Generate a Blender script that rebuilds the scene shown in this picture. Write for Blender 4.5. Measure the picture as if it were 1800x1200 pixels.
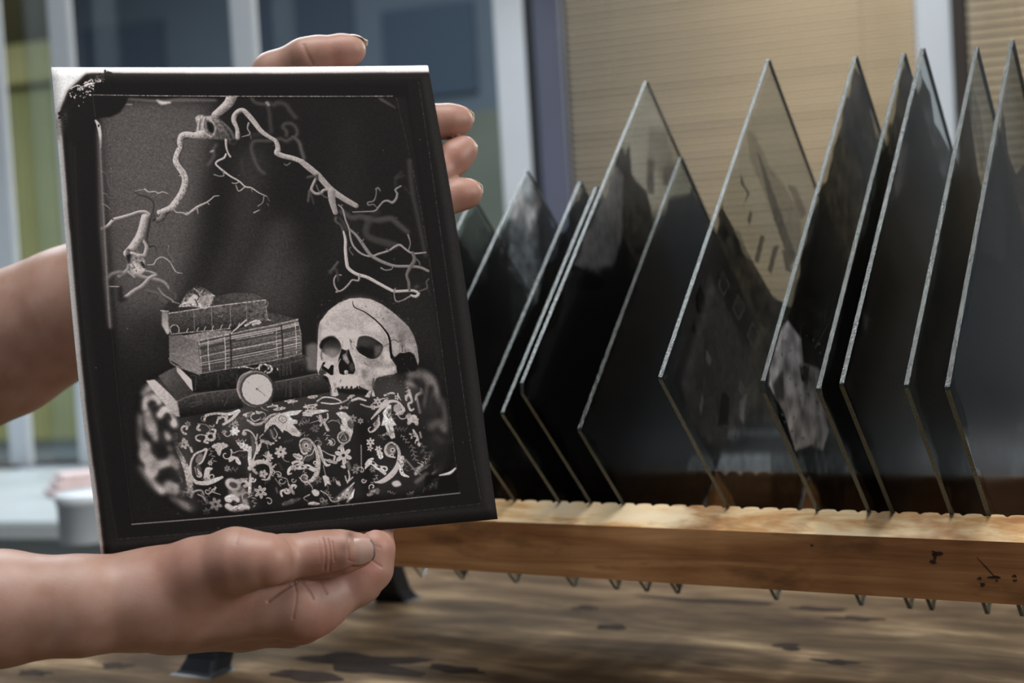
import bpy, bmesh, math, random
import numpy as np
from mathutils import Matrix, Vector
for o in list(bpy.data.objects): bpy.data.objects.remove(o, do_unlink=True)
SC = bpy.context.scene; COL = SC.collection
random.seed(3); np.random.seed(3)

# ------------------------------------------------------------------ camera, light, exposure
F_PX, CAM = 2500.0, np.array([0., 0., 1.])
PITCH, ROLL = math.radians(2.3), .06
FWD = np.array([0, math.cos(PITCH), -math.sin(PITCH)]); _r0 = np.array([1., 0, 0]); _u0 = np.cross(_r0, FWD)
RIGHT = math.cos(ROLL)*_r0-math.sin(ROLL)*_u0; UP = math.sin(ROLL)*_r0+math.cos(ROLL)*_u0
cam_d = bpy.data.cameras.new('camera'); cam = bpy.data.objects.new('camera', cam_d); COL.objects.link(cam)
cam.matrix_world = Matrix(((RIGHT[0], UP[0], -FWD[0], CAM[0]), (RIGHT[1], UP[1], -FWD[1], CAM[1]), (RIGHT[2], UP[2], -FWD[2], CAM[2]), (0, 0, 0, 1)))
cam_d.sensor_width = 36; cam_d.lens = 50; cam_d.clip_start = .02
cam_d.dof.use_dof = True; cam_d.dof.focus_distance = .735; cam_d.dof.aperture_fstop = 7.0
SC.camera = cam
vs = SC.view_settings; vs.view_transform = 'Standard'; vs.look = 'None'; vs.exposure = 0.0; vs.gamma = 1.0; vs.use_curve_mapping = False
w = bpy.data.worlds.new('overcast_sky'); SC.world = w; w.use_nodes = True
bg = w.node_tree.nodes['Background']; bg.inputs[0].default_value = (.74, .86, 1.0, 1); bg.inputs[1].default_value = .13
cy = SC.cycles
cy.use_denoising = True; cy.max_bounces = 12; cy.transparent_max_bounces = 40; cy.transmission_bounces = 12; cy.diffuse_bounces = 4; cy.glossy_bounces = 6
cy.sample_clamp_indirect = 6; cy.caustics_reflective = False; cy.caustics_refractive = False
def area(name, loc, target, sx, sy, watts, col):
    d = bpy.data.lights.new(name, 'AREA'); d.shape = 'RECTANGLE'; d.size = sx; d.size_y = sy; d.energy = watts; d.color = col
    o = bpy.data.objects.new(name, d); COL.objects.link(o); o.location = loc
    o.rotation_euler = (Vector(target)-Vector(loc)).to_track_quat('-Z', 'Y').to_euler(); return o
area('skylight', (.04, .50, 2.7), (.02, .60, .80), 1.2, 1.0, 37, (1.0, .98, .95))
area('print_fill', (2.3, -.05, 1.75), (-.05, .75, 1.0), .9, 1.0, 32, (1.0, .97, .93))  # added fill light from the right front, lifts the print
area('far_table_fill', (-.05, 2.0, 1.75), (-.05, 1.45, .735), .9, .3, 5.5, (.95, .98, 1.0))  # added lamp above the view, gives window light to the far tabletop
area('yard_daylight', (-.9, 4.3, 3.6), (-.7, 3.2, .6), 3.0, 1.6, 170, (.86, .94, 1.0))
area('sun_behind_blinds', (1.75, 3.05, 1.9), (.95, 2.3, 1.3), .5, .5, 60, (1.0, .88, .72))

# ------------------------------------------------------------------ helpers
def ray(x, y): return FWD+(x-900)/F_PX*RIGHT+(600-y)/F_PX*UP
def at(x, y, depth): return CAM+ray(x, y)*depth
def project(P):
    q = np.asarray(P, float)-CAM; d = q@FWD
    return np.stack([900+F_PX*(q@RIGHT)/d, 600-F_PX*(q@UP)/d], -1)
def lin(r, g, b): return tuple((c/255/12.92 if c <= 10 else ((c/255+.055)/1.055)**2.4) for c in (r, g, b))+(1,)
def tag(o, label, cat, group=None, kind=None):
    if label: o['label'] = label
    if cat: o['category'] = cat
    if group: o['group'] = group
    if kind: o['kind'] = kind
    return o
def empty(name, loc=(0, 0, 0)):
    o = bpy.data.objects.new(name, None); o.empty_display_size = .05; COL.objects.link(o); o.location = loc; return o
def mesh(name, verts, faces, mats, parent=None, smooth=False, mi=None):
    me = bpy.data.meshes.new(name); me.from_pydata([tuple(map(float, v)) for v in verts], [], [tuple(f) for f in faces]); me.update()
    for m in (mats if isinstance(mats, (list, tuple)) else [mats]): me.materials.append(m)
    if mi is not None: me.polygons.foreach_set('material_index', np.array(mi, np.int32))
    if smooth: me.polygons.foreach_set('use_smooth', [True]*len(me.polygons))
    o = bpy.data.objects.new(name, me); COL.objects.link(o)
    if parent is not None: o.parent = parent
    return o
def set_frame(o, origin, X, Y, Z):
    o.matrix_world = Matrix(((X[0], Y[0], Z[0], origin[0]), (X[1], Y[1], Z[1], origin[1]), (X[2], Y[2], Z[2], origin[2]), (0, 0, 0, 1)))
BOXF = [(0, 1, 3, 2), (4, 6, 7, 5), (0, 4, 5, 1), (2, 3, 7, 6), (0, 2, 6, 4), (1, 5, 7, 3)]
def boxv(a, b): return [(x, y, z) for x in (a[0], b[0]) for y in (a[1], b[1]) for z in (a[2], b[2])]
def box(name, a, b, mat, parent=None, bevel=0.0, seg=2):
    bm = bmesh.new(); vv = [bm.verts.new(v) for v in boxv(a, b)]
    for f in BOXF: bm.faces.new([vv[i] for i in f])
    bmesh.ops.recalc_face_normals(bm, faces=bm.faces)
    if bevel: bmesh.ops.bevel(bm, geom=bm.edges[:], offset=bevel, segments=seg, affect='EDGES')
    me = bpy.data.meshes.new(name); bm.to_mesh(me); bm.free(); me.materials.append(mat)
    o = bpy.data.objects.new(name, me); COL.objects.link(o)
    if parent is not None: o.parent = parent
    return o
def nt(name):
    m = bpy.data.materials.new(name); m.use_nodes = True; t = m.node_tree; return m, t.nodes, t.links, t.nodes['Principled BSDF']
def plain(name, col, rough=.6, spec=.3, var=0.0, scale=8., metal=0., stretch=(1, 1, 1), bump=0.0):
    m, n, l, p = nt(name); p.inputs['Base Color'].default_value = col; p.inputs['Roughness'].default_value = rough
    p.inputs['Specular IOR Level'].default_value = spec; p.inputs['Metallic'].default_value = metal
    if var or bump:
        tc = n.new('ShaderNodeTexCoord'); mp = n.new('ShaderNodeMapping'); mp.inputs['Scale'].default_value = stretch; l.new(tc.outputs['Object'], mp.inputs[0])
        nz = n.new('ShaderNodeTexNoise'); nz.inputs['Scale'].default_value = scale; nz.inputs['Detail'].default_value = 6; l.new(mp.outputs[0], nz.inputs['Vector'])
        if var:
            cr = n.new('ShaderNodeValToRGB'); l.new(nz.outputs['Fac'], cr.inputs[0])
            cr.color_ramp.elements[0].position = .3; cr.color_ramp.elements[1].position = .7
            cr.color_ramp.elements[0].color = tuple(c*(1-var) for c in col[:3])+(1,); cr.color_ramp.elements[1].color = tuple(min(1, c*(1+var)) for c in col[:3])+(1,)
            l.new(cr.outputs[0], p.inputs['Base Color'])
        if bump:
            b = n.new('ShaderNodeBump'); b.inputs['Strength'].default_value = bump; b.inputs['Distance'].default_value = .002; l.new(nz.outputs['Fac'], b.inputs['Height']); l.new(b.outputs[0], p.inputs['Normal'])
    return m
def array_image(name, arr, colorspace):
    h, w_ = arr.shape[:2]; im = bpy.data.images.new(name, w_, h, alpha=False); im.colorspace_settings.name = colorspace
    px = np.ones((h, w_, 4), np.float32); px[..., :3] = np.clip(arr, 0, 1)[::-1]
    im.pixels.foreach_set(px.ravel()); im.update(); im.pack(); return im
def schlick(n, l, f0=.04):
    """share of light mirrored by clear glass, the same from both sides"""
    g = n.new('ShaderNodeNewGeometry'); d = n.new('ShaderNodeVectorMath'); d.operation = 'DOT_PRODUCT'; l.new(g.outputs['Normal'], d.inputs[0]); l.new(g.outputs['Incoming'], d.inputs[1])
    def M(op, a, b=None):
        x = n.new('ShaderNodeMath'); x.operation = op
        for k, q in enumerate((a, b)):
            if q is None: continue
            if isinstance(q, (int, float)): x.inputs[k].default_value = q
            else: l.new(q, x.inputs[k])
        return x.outputs[0]
    return M('ADD', M('MULTIPLY', M('POWER', M('SUBTRACT', 1.0, M('ABSOLUTE', d.outputs['Value'])), 5.0), 1-f0), f0)
def ramp(n, l, src, stops):
    cr = n.new('ShaderNodeValToRGB'); e = cr.color_ramp.elements
    while len(e) < len(stops): e.new(.5)
    for k, (p, c) in enumerate(stops): e[k].position = p; e[k].color = c
    l.new(src, cr.inputs[0]); return cr.outputs[0]
def wood(name, stops, grain, scale, bump=.15, rough=.55, spots=None, spec=.3):
    """long grain along local X, knots of darker stain from a second noise"""
    m, n, l, p = nt(name); tc = n.new('ShaderNodeTexCoord')
    mp = n.new('ShaderNodeMapping'); mp.inputs['Scale'].default_value = grain; l.new(tc.outputs['Object'], mp.inputs[0])
    a = n.new('ShaderNodeTexNoise'); a.inputs['Scale'].default_value = scale; a.inputs['Detail'].default_value = 8; a.inputs['Roughness'].default_value = .62; a.inputs['Distortion'].default_value = .4; l.new(mp.outputs[0], a.inputs['Vector'])
    col = ramp(n, l, a.outputs['Fac'], stops)
    if spots:
        sc, lo, hi, c, st = spots
        m2 = n.new('ShaderNodeMapping'); m2.inputs['Scale'].default_value = st; l.new(tc.outputs['Object'], m2.inputs[0])
        b = n.new('ShaderNodeTexNoise'); b.inputs['Scale'].default_value = sc; b.inputs['Detail'].default_value = 4; b.inputs['Roughness'].default_value = .6; l.new(m2.outputs[0], b.inputs['Vector'])
        k = n.new('ShaderNodeMapRange'); k.inputs[1].default_value = lo; k.inputs[2].default_value = hi; l.new(b.outputs['Fac'], k.inputs[0])
        x = n.new('ShaderNodeMix'); x.data_type = 'RGBA'; l.new(k.outputs[0], x.inputs[0]); l.new(col, x.inputs[6]); x.inputs[7].default_value = c; col = x.outputs[2]
    l.new(col, p.inputs['Base Color']); p.inputs['Roughness'].default_value = rough; p.inputs['Specular IOR Level'].default_value = spec
    bp = n.new('ShaderNodeBump'); bp.inputs['Strength'].default_value = bump; bp.inputs['Distance'].default_value = .001; l.new(a.outputs['Fac'], bp.inputs['Height']); l.new(bp.outputs[0], p.inputs['Normal'])
    return m
# ------------------------------------------------------------------ the place: window wall, yard, counter
WY = math.radians(19.6); WD = np.array([-math.cos(WY), math.sin(WY), 0]); WN = np.array([math.sin(WY), math.cos(WY), 0])
W0 = at(1640, 300, 2.2); W0[2] = 0
def wall_s(x, off=0., y=300):                     # where the line of sight of column x meets the wall plane
    r = ray(x, y); t = ((W0+WN*off-CAM)@WN)/(r@WN); return (CAM+r*t-W0)@WD
def on_wall(o):  # a local frame: X along the wall to the right, Y away from the room, Z up
    set_frame(o, W0, -WD, WN, (0, 0, 1)); return o
M_frame = plain('white_window_paint', lin(206, 214, 222), .45, .4, .04, 6)
M_navy = plain('slate_blue_strip', lin(96, 100, 118), .6, .2, .08, 5)
M_wall = plain('dark_plaster', lin(62, 60, 60), .8, .2, .12, 4)
M_floor = plain('grey_concrete_floor', lin(112, 108, 102), .7, .2, .15, 3)
floor = box('floor', (-4, -1.5, -.1), (5, 3.6, 0), M_floor); tag(floor, 'grey concrete floor under the worktable', None, kind='structure')
ground = box('ground', (-9, 2.0, -.16), (9, 12, -.1), plain('pale_paving', lin(150, 152, 148), .8, .2, .1, 2)); tag(ground, 'pale paved yard outside the windows', None, kind='structure')
SILL = .70
wb = on_wall(box('wall_back', (-3.2, 0, 0), (2.6, .12, SILL), M_wall)); tag(wb, 'dark low wall below the row of windows', None, kind='structure')
win = on_wall(empty('window_1')); tag(win, 'row of white framed windows with dark panes behind the print', None, kind='structure')
gm, gn, gl, gp = nt('window_glass')
tr = gn.new('ShaderNodeBsdfTransparent'); tr.inputs[0].default_value = (.90, .94, .95, 1); gs = gn.new('ShaderNodeBsdfGlossy'); gs.inputs['Roughness'].default_value = .02
mx = gn.new('ShaderNodeMixShader'); gl.new(schlick(gn, gl), mx.inputs[0]); gl.new(tr.outputs[0], mx.inputs[1]); gl.new(gs.outputs[0], mx.inputs[2]); gl.new(mx.outputs[0], gn['Material Output'].inputs[0])
posts = [-wall_s(x, 0, 50) for x in (-20, 104, 427, 893, 1640)]+[.62, 1.24, 1.86]
TOP = 2.25
for s in posts: box('mullion', (s-.026, -.002, SILL), (s+.026, .012, TOP), M_frame, win, .004)
edges = [-1.75]+posts+[2.4]
box('frame_rail', (-1.75, -.01, SILL-.06), (2.4, .05, SILL), M_frame, win, .004); box('frame_rail', (-1.75, -.02, TOP), (2.4, .05, TOP+.06), M_frame, win, .004)
for a, b in zip(edges[:-1], edges[1:]):
    if b-a > .09: box('pane', (a+.02, .075, SILL), (b-.02, .081, TOP), gm, win)
s1, s2 = -wall_s(939, .05, 50), -wall_s(984, .05, 50); box('frame_strip', (s1, .045, SILL), (s2, .065, TOP), M_navy, win, .002)['label'] = 'slate blue strip beside the white frame'
box('frame_strip', (posts[4]+.030, .000, SILL), (posts[4]+.048, .012, TOP), plain('post_shade_strip', lin(64, 58, 54), .6, .2, .1, 5), win, .002)['label'] = 'dark strip standing in for the shaded side of the white frame'  # painted shade: dark strip in place of the post's shaded right side

# blinds: every slat is a piece of its own
bm_, bn, bl, bp = nt('tan_blind_slat'); bp.inputs['Base Color'].default_value = lin(206, 199, 187); bp.inputs['Roughness'].default_value = .5
trn = bn.new('ShaderNodeBsdfTranslucent'); trn.inputs[0].default_value = lin(232, 220, 203); mxs = bn.new('ShaderNodeMixShader'); mxs.inputs[0].default_value = .5
bl.new(bp.outputs[0], mxs.inputs[1]); bl.new(trn.outputs[0], mxs.inputs[2]); bl.new(mxs.outputs[0], bn['Material Output'].inputs[0])
M_cord = plain('blind_cord', lin(150, 136, 112), .8)
def blind(label, x0, x1, z0, z1, pitch=.0162):
    root = on_wall(empty('window_blind')); root.location = Vector(W0)+Vector(-WD)*((x0+x1)/2)+Vector((0, 0, z0))
    tag(root, label, 'blind', 'tan slatted blinds at the window')
    h = (x1-x0)/2; k_ = pitch/.0162; prof = [(-.0080*k_, .0042*k_), (-.004*k_, .0026*k_), (.001*k_, .0002*k_), (.0080*k_, -.0042*k_)]; th = .0003
    v = []; 
    for x in (-h, h):
        for (y, z) in prof: v.append((x, y, z+th))
        for (y, z) in prof[::-1]: v.append((x, y, z-th))
    k = len(prof)*2; f = [(i, (i+1) % k, k+(i+1) % k, k+i) for i in range(k)]+[tuple(range(k))[::-1], tuple(range(k, 2*k))]
    first = mesh('slat', v, f, bm_, root, True); first.location = (0, .056, .03)
    nsl = int((z1-z0-.05)/pitch)
    for i in range(1, nsl):
        o = first.copy(); COL.objects.link(o); o.parent = root; o.location = (0, .056+random.uniform(-.0006, .0006), .03+i*pitch); o.rotation_euler = (random.uniform(-.05, .05), 0, 0)
    box('bottom_rail', (-h, .046, 0), (h, .066, .014), M_frame, root, .003); box('head_rail', (-h, .042, z1-z0-.03), (h, .07, z1-z0), M_frame, root, .003)
    for cx in (-h*.72, h*.72): box('ladder_cord', (cx-.0006, .0450, .01), (cx+.0006, .0462, z1-z0-.03), M_cord, root)
blind('wide tan slatted blind hanging left of the white window post behind the glass plates', -wall_s(992, .05, 50), posts[4]-.030, .72, 1.62, .0119)
blind('tan slatted blind hanging right of the white window post, behind the rightmost plates', posts[4]+.050, .58, .72, 1.62, .0146)

# yard seen through the left panes
YD = 3.6
def yard_x(x, y=300): return -wall_s(x, YD, y)
def yard_z(x, y):
    r = ray(x, y); t = ((W0+WN*YD-CAM)@WN)/(r@WN); return (CAM+r*t)[2]
M_fac = plain('grey_render', lin(104, 112, 122), .8, .2, .1, 1.5); M_dark = plain('dark_window_glass', lin(74, 84, 98), .15, .5)
fac = on_wall(empty('building')); tag(fac, 'grey rendered building across the yard, blurred behind the white window posts', 'building')
box('wall', (yard_x(140), YD, -.1), (yard_x(2900), YD+.3, 4.0), M_fac, fac)
box('slat_gap_backing', (yard_x(930), YD-.03, -.1), (yard_x(2900), YD+.05, 3.4), plain('dark_gap_backing', lin(44, 44, 46), .7, .2, .1, 3), fac)  # added dark sheet behind the blinds, darkens the gaps between slats
box('plinth', (yard_x(455), YD-.06, -.1), (yard_x(925), YD, yard_z(820, 200)), plain('mossy_plinth', lin(120, 120, 108), .9, .1, .2, 2), fac)
for xa, xb, ya, yb in ((168, 306, 52, 520), (470, 640, -140, 150), (690, 850, 20, 160)):
    wo = box('window', (yard_x(xa), YD-.02, yard_z(xb, yb)), (yard_x(xb), YD+.02, yard_z(xa, ya)), M_dark, fac)
olv = on_wall(box('garden_wall', (yard_x(-420), YD+.2, -.1), (yard_x(140)-.01, YD+.3, 4.0), plain('olive_render', lin(136, 128, 92), .85, .1, .12, 2))); tag(olv, 'olive garden wall beyond the leftmost window post', 'wall')
bo = box('base_course', (yard_x(-420), YD+.10, -.1), (yard_x(140)-.01, YD+.2, yard_z(60, 770)), plain('pale_base', lin(196, 206, 210), .8, .2, .05, 3)); bo.parent = olv
gd = on_wall(empty('yard_gate')); tag(gd, 'green board gate across the yard at the far left', 'gate')
gx0, gx1, gz0, gz1 = yard_x(-60), yard_x(139), yard_z(60, 775), yard_z(60, 152); M_gate = plain('faded_green_paint', lin(206, 206, 146), .7, .2, .08, 4)
for k in range(4):
    a = gx0+(gx1-gx0)*k/4; box('board', (a+.004, YD+.05, gz0), (a+(gx1-gx0)/4-.004, YD+.09, gz1), M_gate, gd, .004)
box('cross_rail', (gx0, YD+.09, gz0+.2), (gx1, YD+.13, gz0+.3), M_gate, gd); box('cross_rail', (gx0, YD+.09, gz1-.3), (gx1, YD+.13, gz1-.2), M_gate, gd)
sg = on_wall(box('sign_board', (yard_x(-12), YD-.02, yard_z(50, 146)), (yard_x(104), YD+.03, yard_z(50, 76)), plain('yellow_board', lin(240, 232, 164), .6, .3, .05, 5), None, .01)); tag(sg, 'blank yellow board above the green gate in the yard', 'sign')

# white counter under the windows
ct = on_wall(empty('counter')); tag(ct, 'white counter running under the windows at the left', 'counter')
M_white = plain('white_laminate', lin(196, 204, 206), .4, .3, .03, 5)
cx0, cx1 = -wall_s(-520), -wall_s(560)
box('countertop', (cx0, -.62, .672), (cx1, -.035, .70), M_white, ct, .004)
box('front_panel', (cx0+.02, -.58, .09), (cx1-.02, -.56, .672), M_white, ct); box('side_panel', (cx1-.04, -.56, 0), (cx1-.02, -.04, .672), M_white, ct); box('side_panel', (cx0+.02, -.56, 0), (cx0+.04, -.04, .672), M_white, ct)
# a folded pink cloth and a grey tin lie on it
def counter_at(x, y, z=.70): r = ray(x, y); return CAM+r*((z-CAM[2])/r[2])
p = counter_at(140, 866); pk = bmesh.new()
M_pink = plain('pink_cotton', lin(226, 206, 206), .9, .1, .08, 30, bump=.3)
v, f = [], []
for k in range(3):
    dx, dy = .008*k, .006*k; b0 = len(v); v += boxv((-.05+dx, -.04+dy, .001+.012*k), (.05-dx*.5, .04-dy, .0115+.012*k)); f += [tuple(b0+i for i in q) for q in BOXF]
pc = mesh('folded_cloth', v, f, M_pink); md = pc.modifiers.new('soft', 'BEVEL'); md.width = .005; md.segments = 3
pc.location = p; pc.rotation_euler = (0, 0, .5); tag(pc, 'folded pink cloth on the white counter beside the left edge of the print', 'cloth')
p = counter_at(158, 950); tv, tf = [], []
prof = [(0, 0), (.036, 0), (.038, .002), (.038, .05), (.040, .051), (.040, .062), (.038, .064), (0, .064)]
for r_, z_ in prof:
    for k in range(32): a = k*math.tau/32; tv.append((r_*math.cos(a), r_*math.sin(a), z_))
for i in range(len(prof)-1):
    for k in range(32): tf.append((i*32+k, i*32+(k+1) % 32, (i+1)*32+(k+1) % 32, (i+1)*32+k))
tn = mesh('round_tin', tv, tf, plain('blue_grey_tin', lin(226, 234, 240), .4, .4), None, True); tn.location = p; tag(tn, 'pale blue-grey round tin on the white counter behind the print', 'tin')
# ------------------------------------------------------------------ drawing the flat pictures (arrays made in code)
# ---- raster drawing of the flat print (pixel arrays made in code) ----
class Canvas:
    def __init__(s, W, H, hom, base=0.0):
        s.W, s.H, s.h = W, H, hom
        s.a = np.full((H, W), float(base), np.float32)
        s.fx = s.fy = 0.0; s.fz = 1.0
        s.rs = np.random.RandomState(7)
        s.sc = s.local_scale()
    def local_scale(s):
        p = s.map_abs(np.array([[450., 500.], [460., 500.], [450., 510.]]))
        return float((np.linalg.norm(p[1]-p[0])+np.linalg.norm(p[2]-p[0]))/20)
    def frame(s, x, y, z): s.fx, s.fy, s.fz = x, y, z
    def map_abs(s, p):
        q = np.c_[p, np.ones(len(p))] @ s.h.T
        return q[:, :2]/q[:, 2:3]
    def mp(s, pts):
        p = np.array(pts, float).reshape(-1, 2)
        return s.map_abs(np.c_[s.fx+p[:, 0]/s.fz, s.fy+p[:, 1]/s.fz])
    def px(s, w): return np.asarray(w, float)/s.fz*s.sc
    def noise(s, sig):
        n = gauss(s.rs.randn(s.H, s.W).astype(np.float32), sig)
        return n/(n.std()+1e-9)
    def box(s, p, pad):
        x0, y0 = np.floor(p.min(0)-pad).astype(int); x1, y1 = np.ceil(p.max(0)+pad).astype(int)+1
        x0, y0 = min(max(x0, 0), s.W-1), min(max(y0, 0), s.H-1)
        return x0, y0, max(min(x1, s.W), x0+1), max(min(y1, s.H), y0+1)
    def put(s, b, m, v):
        x0, y0, x1, y1 = b
        r = s.a[y0:y1, x0:x1]; r += (v-r)*m
    def stroke(s, pts, w, v, blur=0., al=1., light=(-.55, -.83), sh=.35, smooth=True, rough=0., closed=False):
        p = s.mp(pts); n = len(p)
        ws = s.px(w)/2; ws = np.interp(np.linspace(0, 1, n), np.linspace(0, 1, max(ws.size, 2)), np.resize(ws, max(ws.size, 2)) if ws.size == 1 else ws)
        if smooth and n > 2:
            if closed: pe = np.vstack([p[-1], p, p[0], p[1]]); we = np.r_[ws[-1], ws, ws[0], ws[1]]
            else: pe = np.vstack([2*p[0]-p[1], p, 2*p[-1]-p[-2]]); we = np.r_[ws[0], ws, ws[-1]]
            out, wo = [], []
            for i in range(1, len(pe)-2):
                k = max(2, min(8, int(np.linalg.norm(pe[i+1]-pe[i])/4)))
                for t in np.arange(k)/k:
                    a, b_, c, d = pe[i-1:i+3]
                    out.append(.5*(2*b_+(c-a)*t+(2*a-5*b_+4*c-d)*t*t+(3*b_-a-3*c+d)*t**3)); wo.append(we[i]+(we[i+1]-we[i])*t)
            out.append(pe[-2]); wo.append(we[-2]); p, ws = np.array(out), np.array(wo)
        bl = blur/s.fz*s.sc
        b = s.box(p, ws.max()+2+3*bl); x0, y0, x1, y1 = b
        if x1 <= x0 or y1 <= y0: return
        Y, X = np.mgrid[y0:y1, x0:x1].astype(np.float32)
        best = np.full(X.shape, 1e9, np.float32); bw = np.ones_like(best); off = np.zeros_like(best)
        for i in range(len(p)-1):
            ax, ay = p[i]; dx, dy = p[i+1]-p[i]; L = dx*dx+dy*dy+1e-9
            t = np.clip(((X-ax)*dx+(Y-ay)*dy)/L, 0, 1)
            ox, oy = X-ax-t*dx, Y-ay-t*dy; wi = ws[i]+(ws[i+1]-ws[i])*t
            dd = np.sqrt(ox*ox+oy*oy); k = (dd-wi) < (best-bw)
            best = np.where(k, dd, best); bw = np.where(k, wi, bw); off = np.where(k, (ox*light[0]+oy*light[1]), off)
        m = np.clip((bw-best)+.5, 0, 1)*np.clip(bw*1.6, .25, 1)
        val = v*(1+sh*np.clip(off/np.maximum(bw, .8), -1, 1))
        if rough: val = val*(1+rough*gauss(s.rs.randn(*X.shape).astype(np.float32), 1.2)*2.2)
        if bl > .4: m = gauss(m, bl); 
        s.put(b, m*al, val)
    def mask(s, pts, blur=0., smooth=False):
        p = s.mp(pts)
        if smooth: p = cr_closed(p)
        bl = blur/s.fz*s.sc
        b = s.box(p, 3+3*bl); x0, y0, x1, y1 = b
        Y, X = np.mgrid[y0:y1, x0:x1].astype(np.float32)
        ins = np.zeros(X.shape, bool)
        q = np.roll(p, -1, 0)
        for (ax, ay), (bx, by) in zip(p, q):
            if ay == by: continue
            c = ((ay > Y) != (by > Y)) & (X < (bx-ax)*(Y-ay)/(by-ay)+ax)
            ins ^= c
        return b, gauss(ins.astype(np.float32), max(bl, .6))
    def poly(s, pts, v, blur=0., al=1., smooth=False, rough=0., grad=None, ns=1.5):
        b, m = s.mask(pts, blur, smooth); x0, y0, x1, y1 = b
        if x1 <= x0 or y1 <= y0: return
        val = np.full(m.shape, float(v), np.float32)
        if grad is not None:   # (xa,ya,va,xb,yb,vb)
            A, B_ = s.mp([grad[0:2], grad[3:5]]); Y, X = np.mgrid[y0:y1, x0:x1]
            t = np.clip(((X-A[0])*(B_[0]-A[0])+(Y-A[1])*(B_[1]-A[1]))/((B_-A)@(B_-A)+1e-9), 0, 1)
            val = grad[2]+(grad[5]-grad[2])*t
        if rough: val = val*(1+rough*(gauss(s.rs.randn(*m.shape).astype(np.float32), ns)*ns*2.4))
        s.put(b, m*al, val)
    def dab(s, x, y, rx, ry, v, ang=0., al=1., blur=0.):
        t = np.linspace(0, 2*np.pi, 17)[:-1]; c, n = np.cos(ang), np.sin(ang)
        s.poly(np.c_[x+rx*np.cos(t)*c-ry*np.sin(t)*n, y+rx*np.cos(t)*n+ry*np.sin(t)*c], v, blur, al)

def gauss(a, s):
    if s < .3: return a
    r = max(1, int(3*s)); k = np.exp(-.5*(np.arange(-r, r+1)/s)**2).astype(np.float32); k /= k.sum()
    for ax in (0, 1):
        n = a.shape[ax]
        P = np.pad(a, [(r, r) if i == ax else (0, 0) for i in (0, 1)], mode='edge')
        o = np.zeros_like(a)
        for i, kk in enumerate(k): o += kk*(P[i:i+n] if ax == 0 else P[:, i:i+n])
        a = o
    return a
def cr_closed(p):
    out = []; n = len(p)
    for i in range(n):
        a, b, c, d = p[i-1], p[i], p[(i+1) % n], p[(i+2) % n]
        for t in (0, .2, .4, .6, .8): out.append(.5*(2*b+(c-a)*t+(2*a-5*b+4*c-d)*t*t+(3*b-a-3*c+d)*t**3))
    return np.array(out)
def homography(src, dst):
    A, B_ = [], []
    for (x, y), (u, v) in zip(src, dst):
        A += [[x, y, 1, 0, 0, 0, -u*x, -u*y], [0, 0, 0, x, y, 1, -v*x, -v*y]]; B_ += [u, v]
    return np.append(np.linalg.solve(np.array(A, float), np.array(B_, float)), 1).reshape(3, 3)

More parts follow.
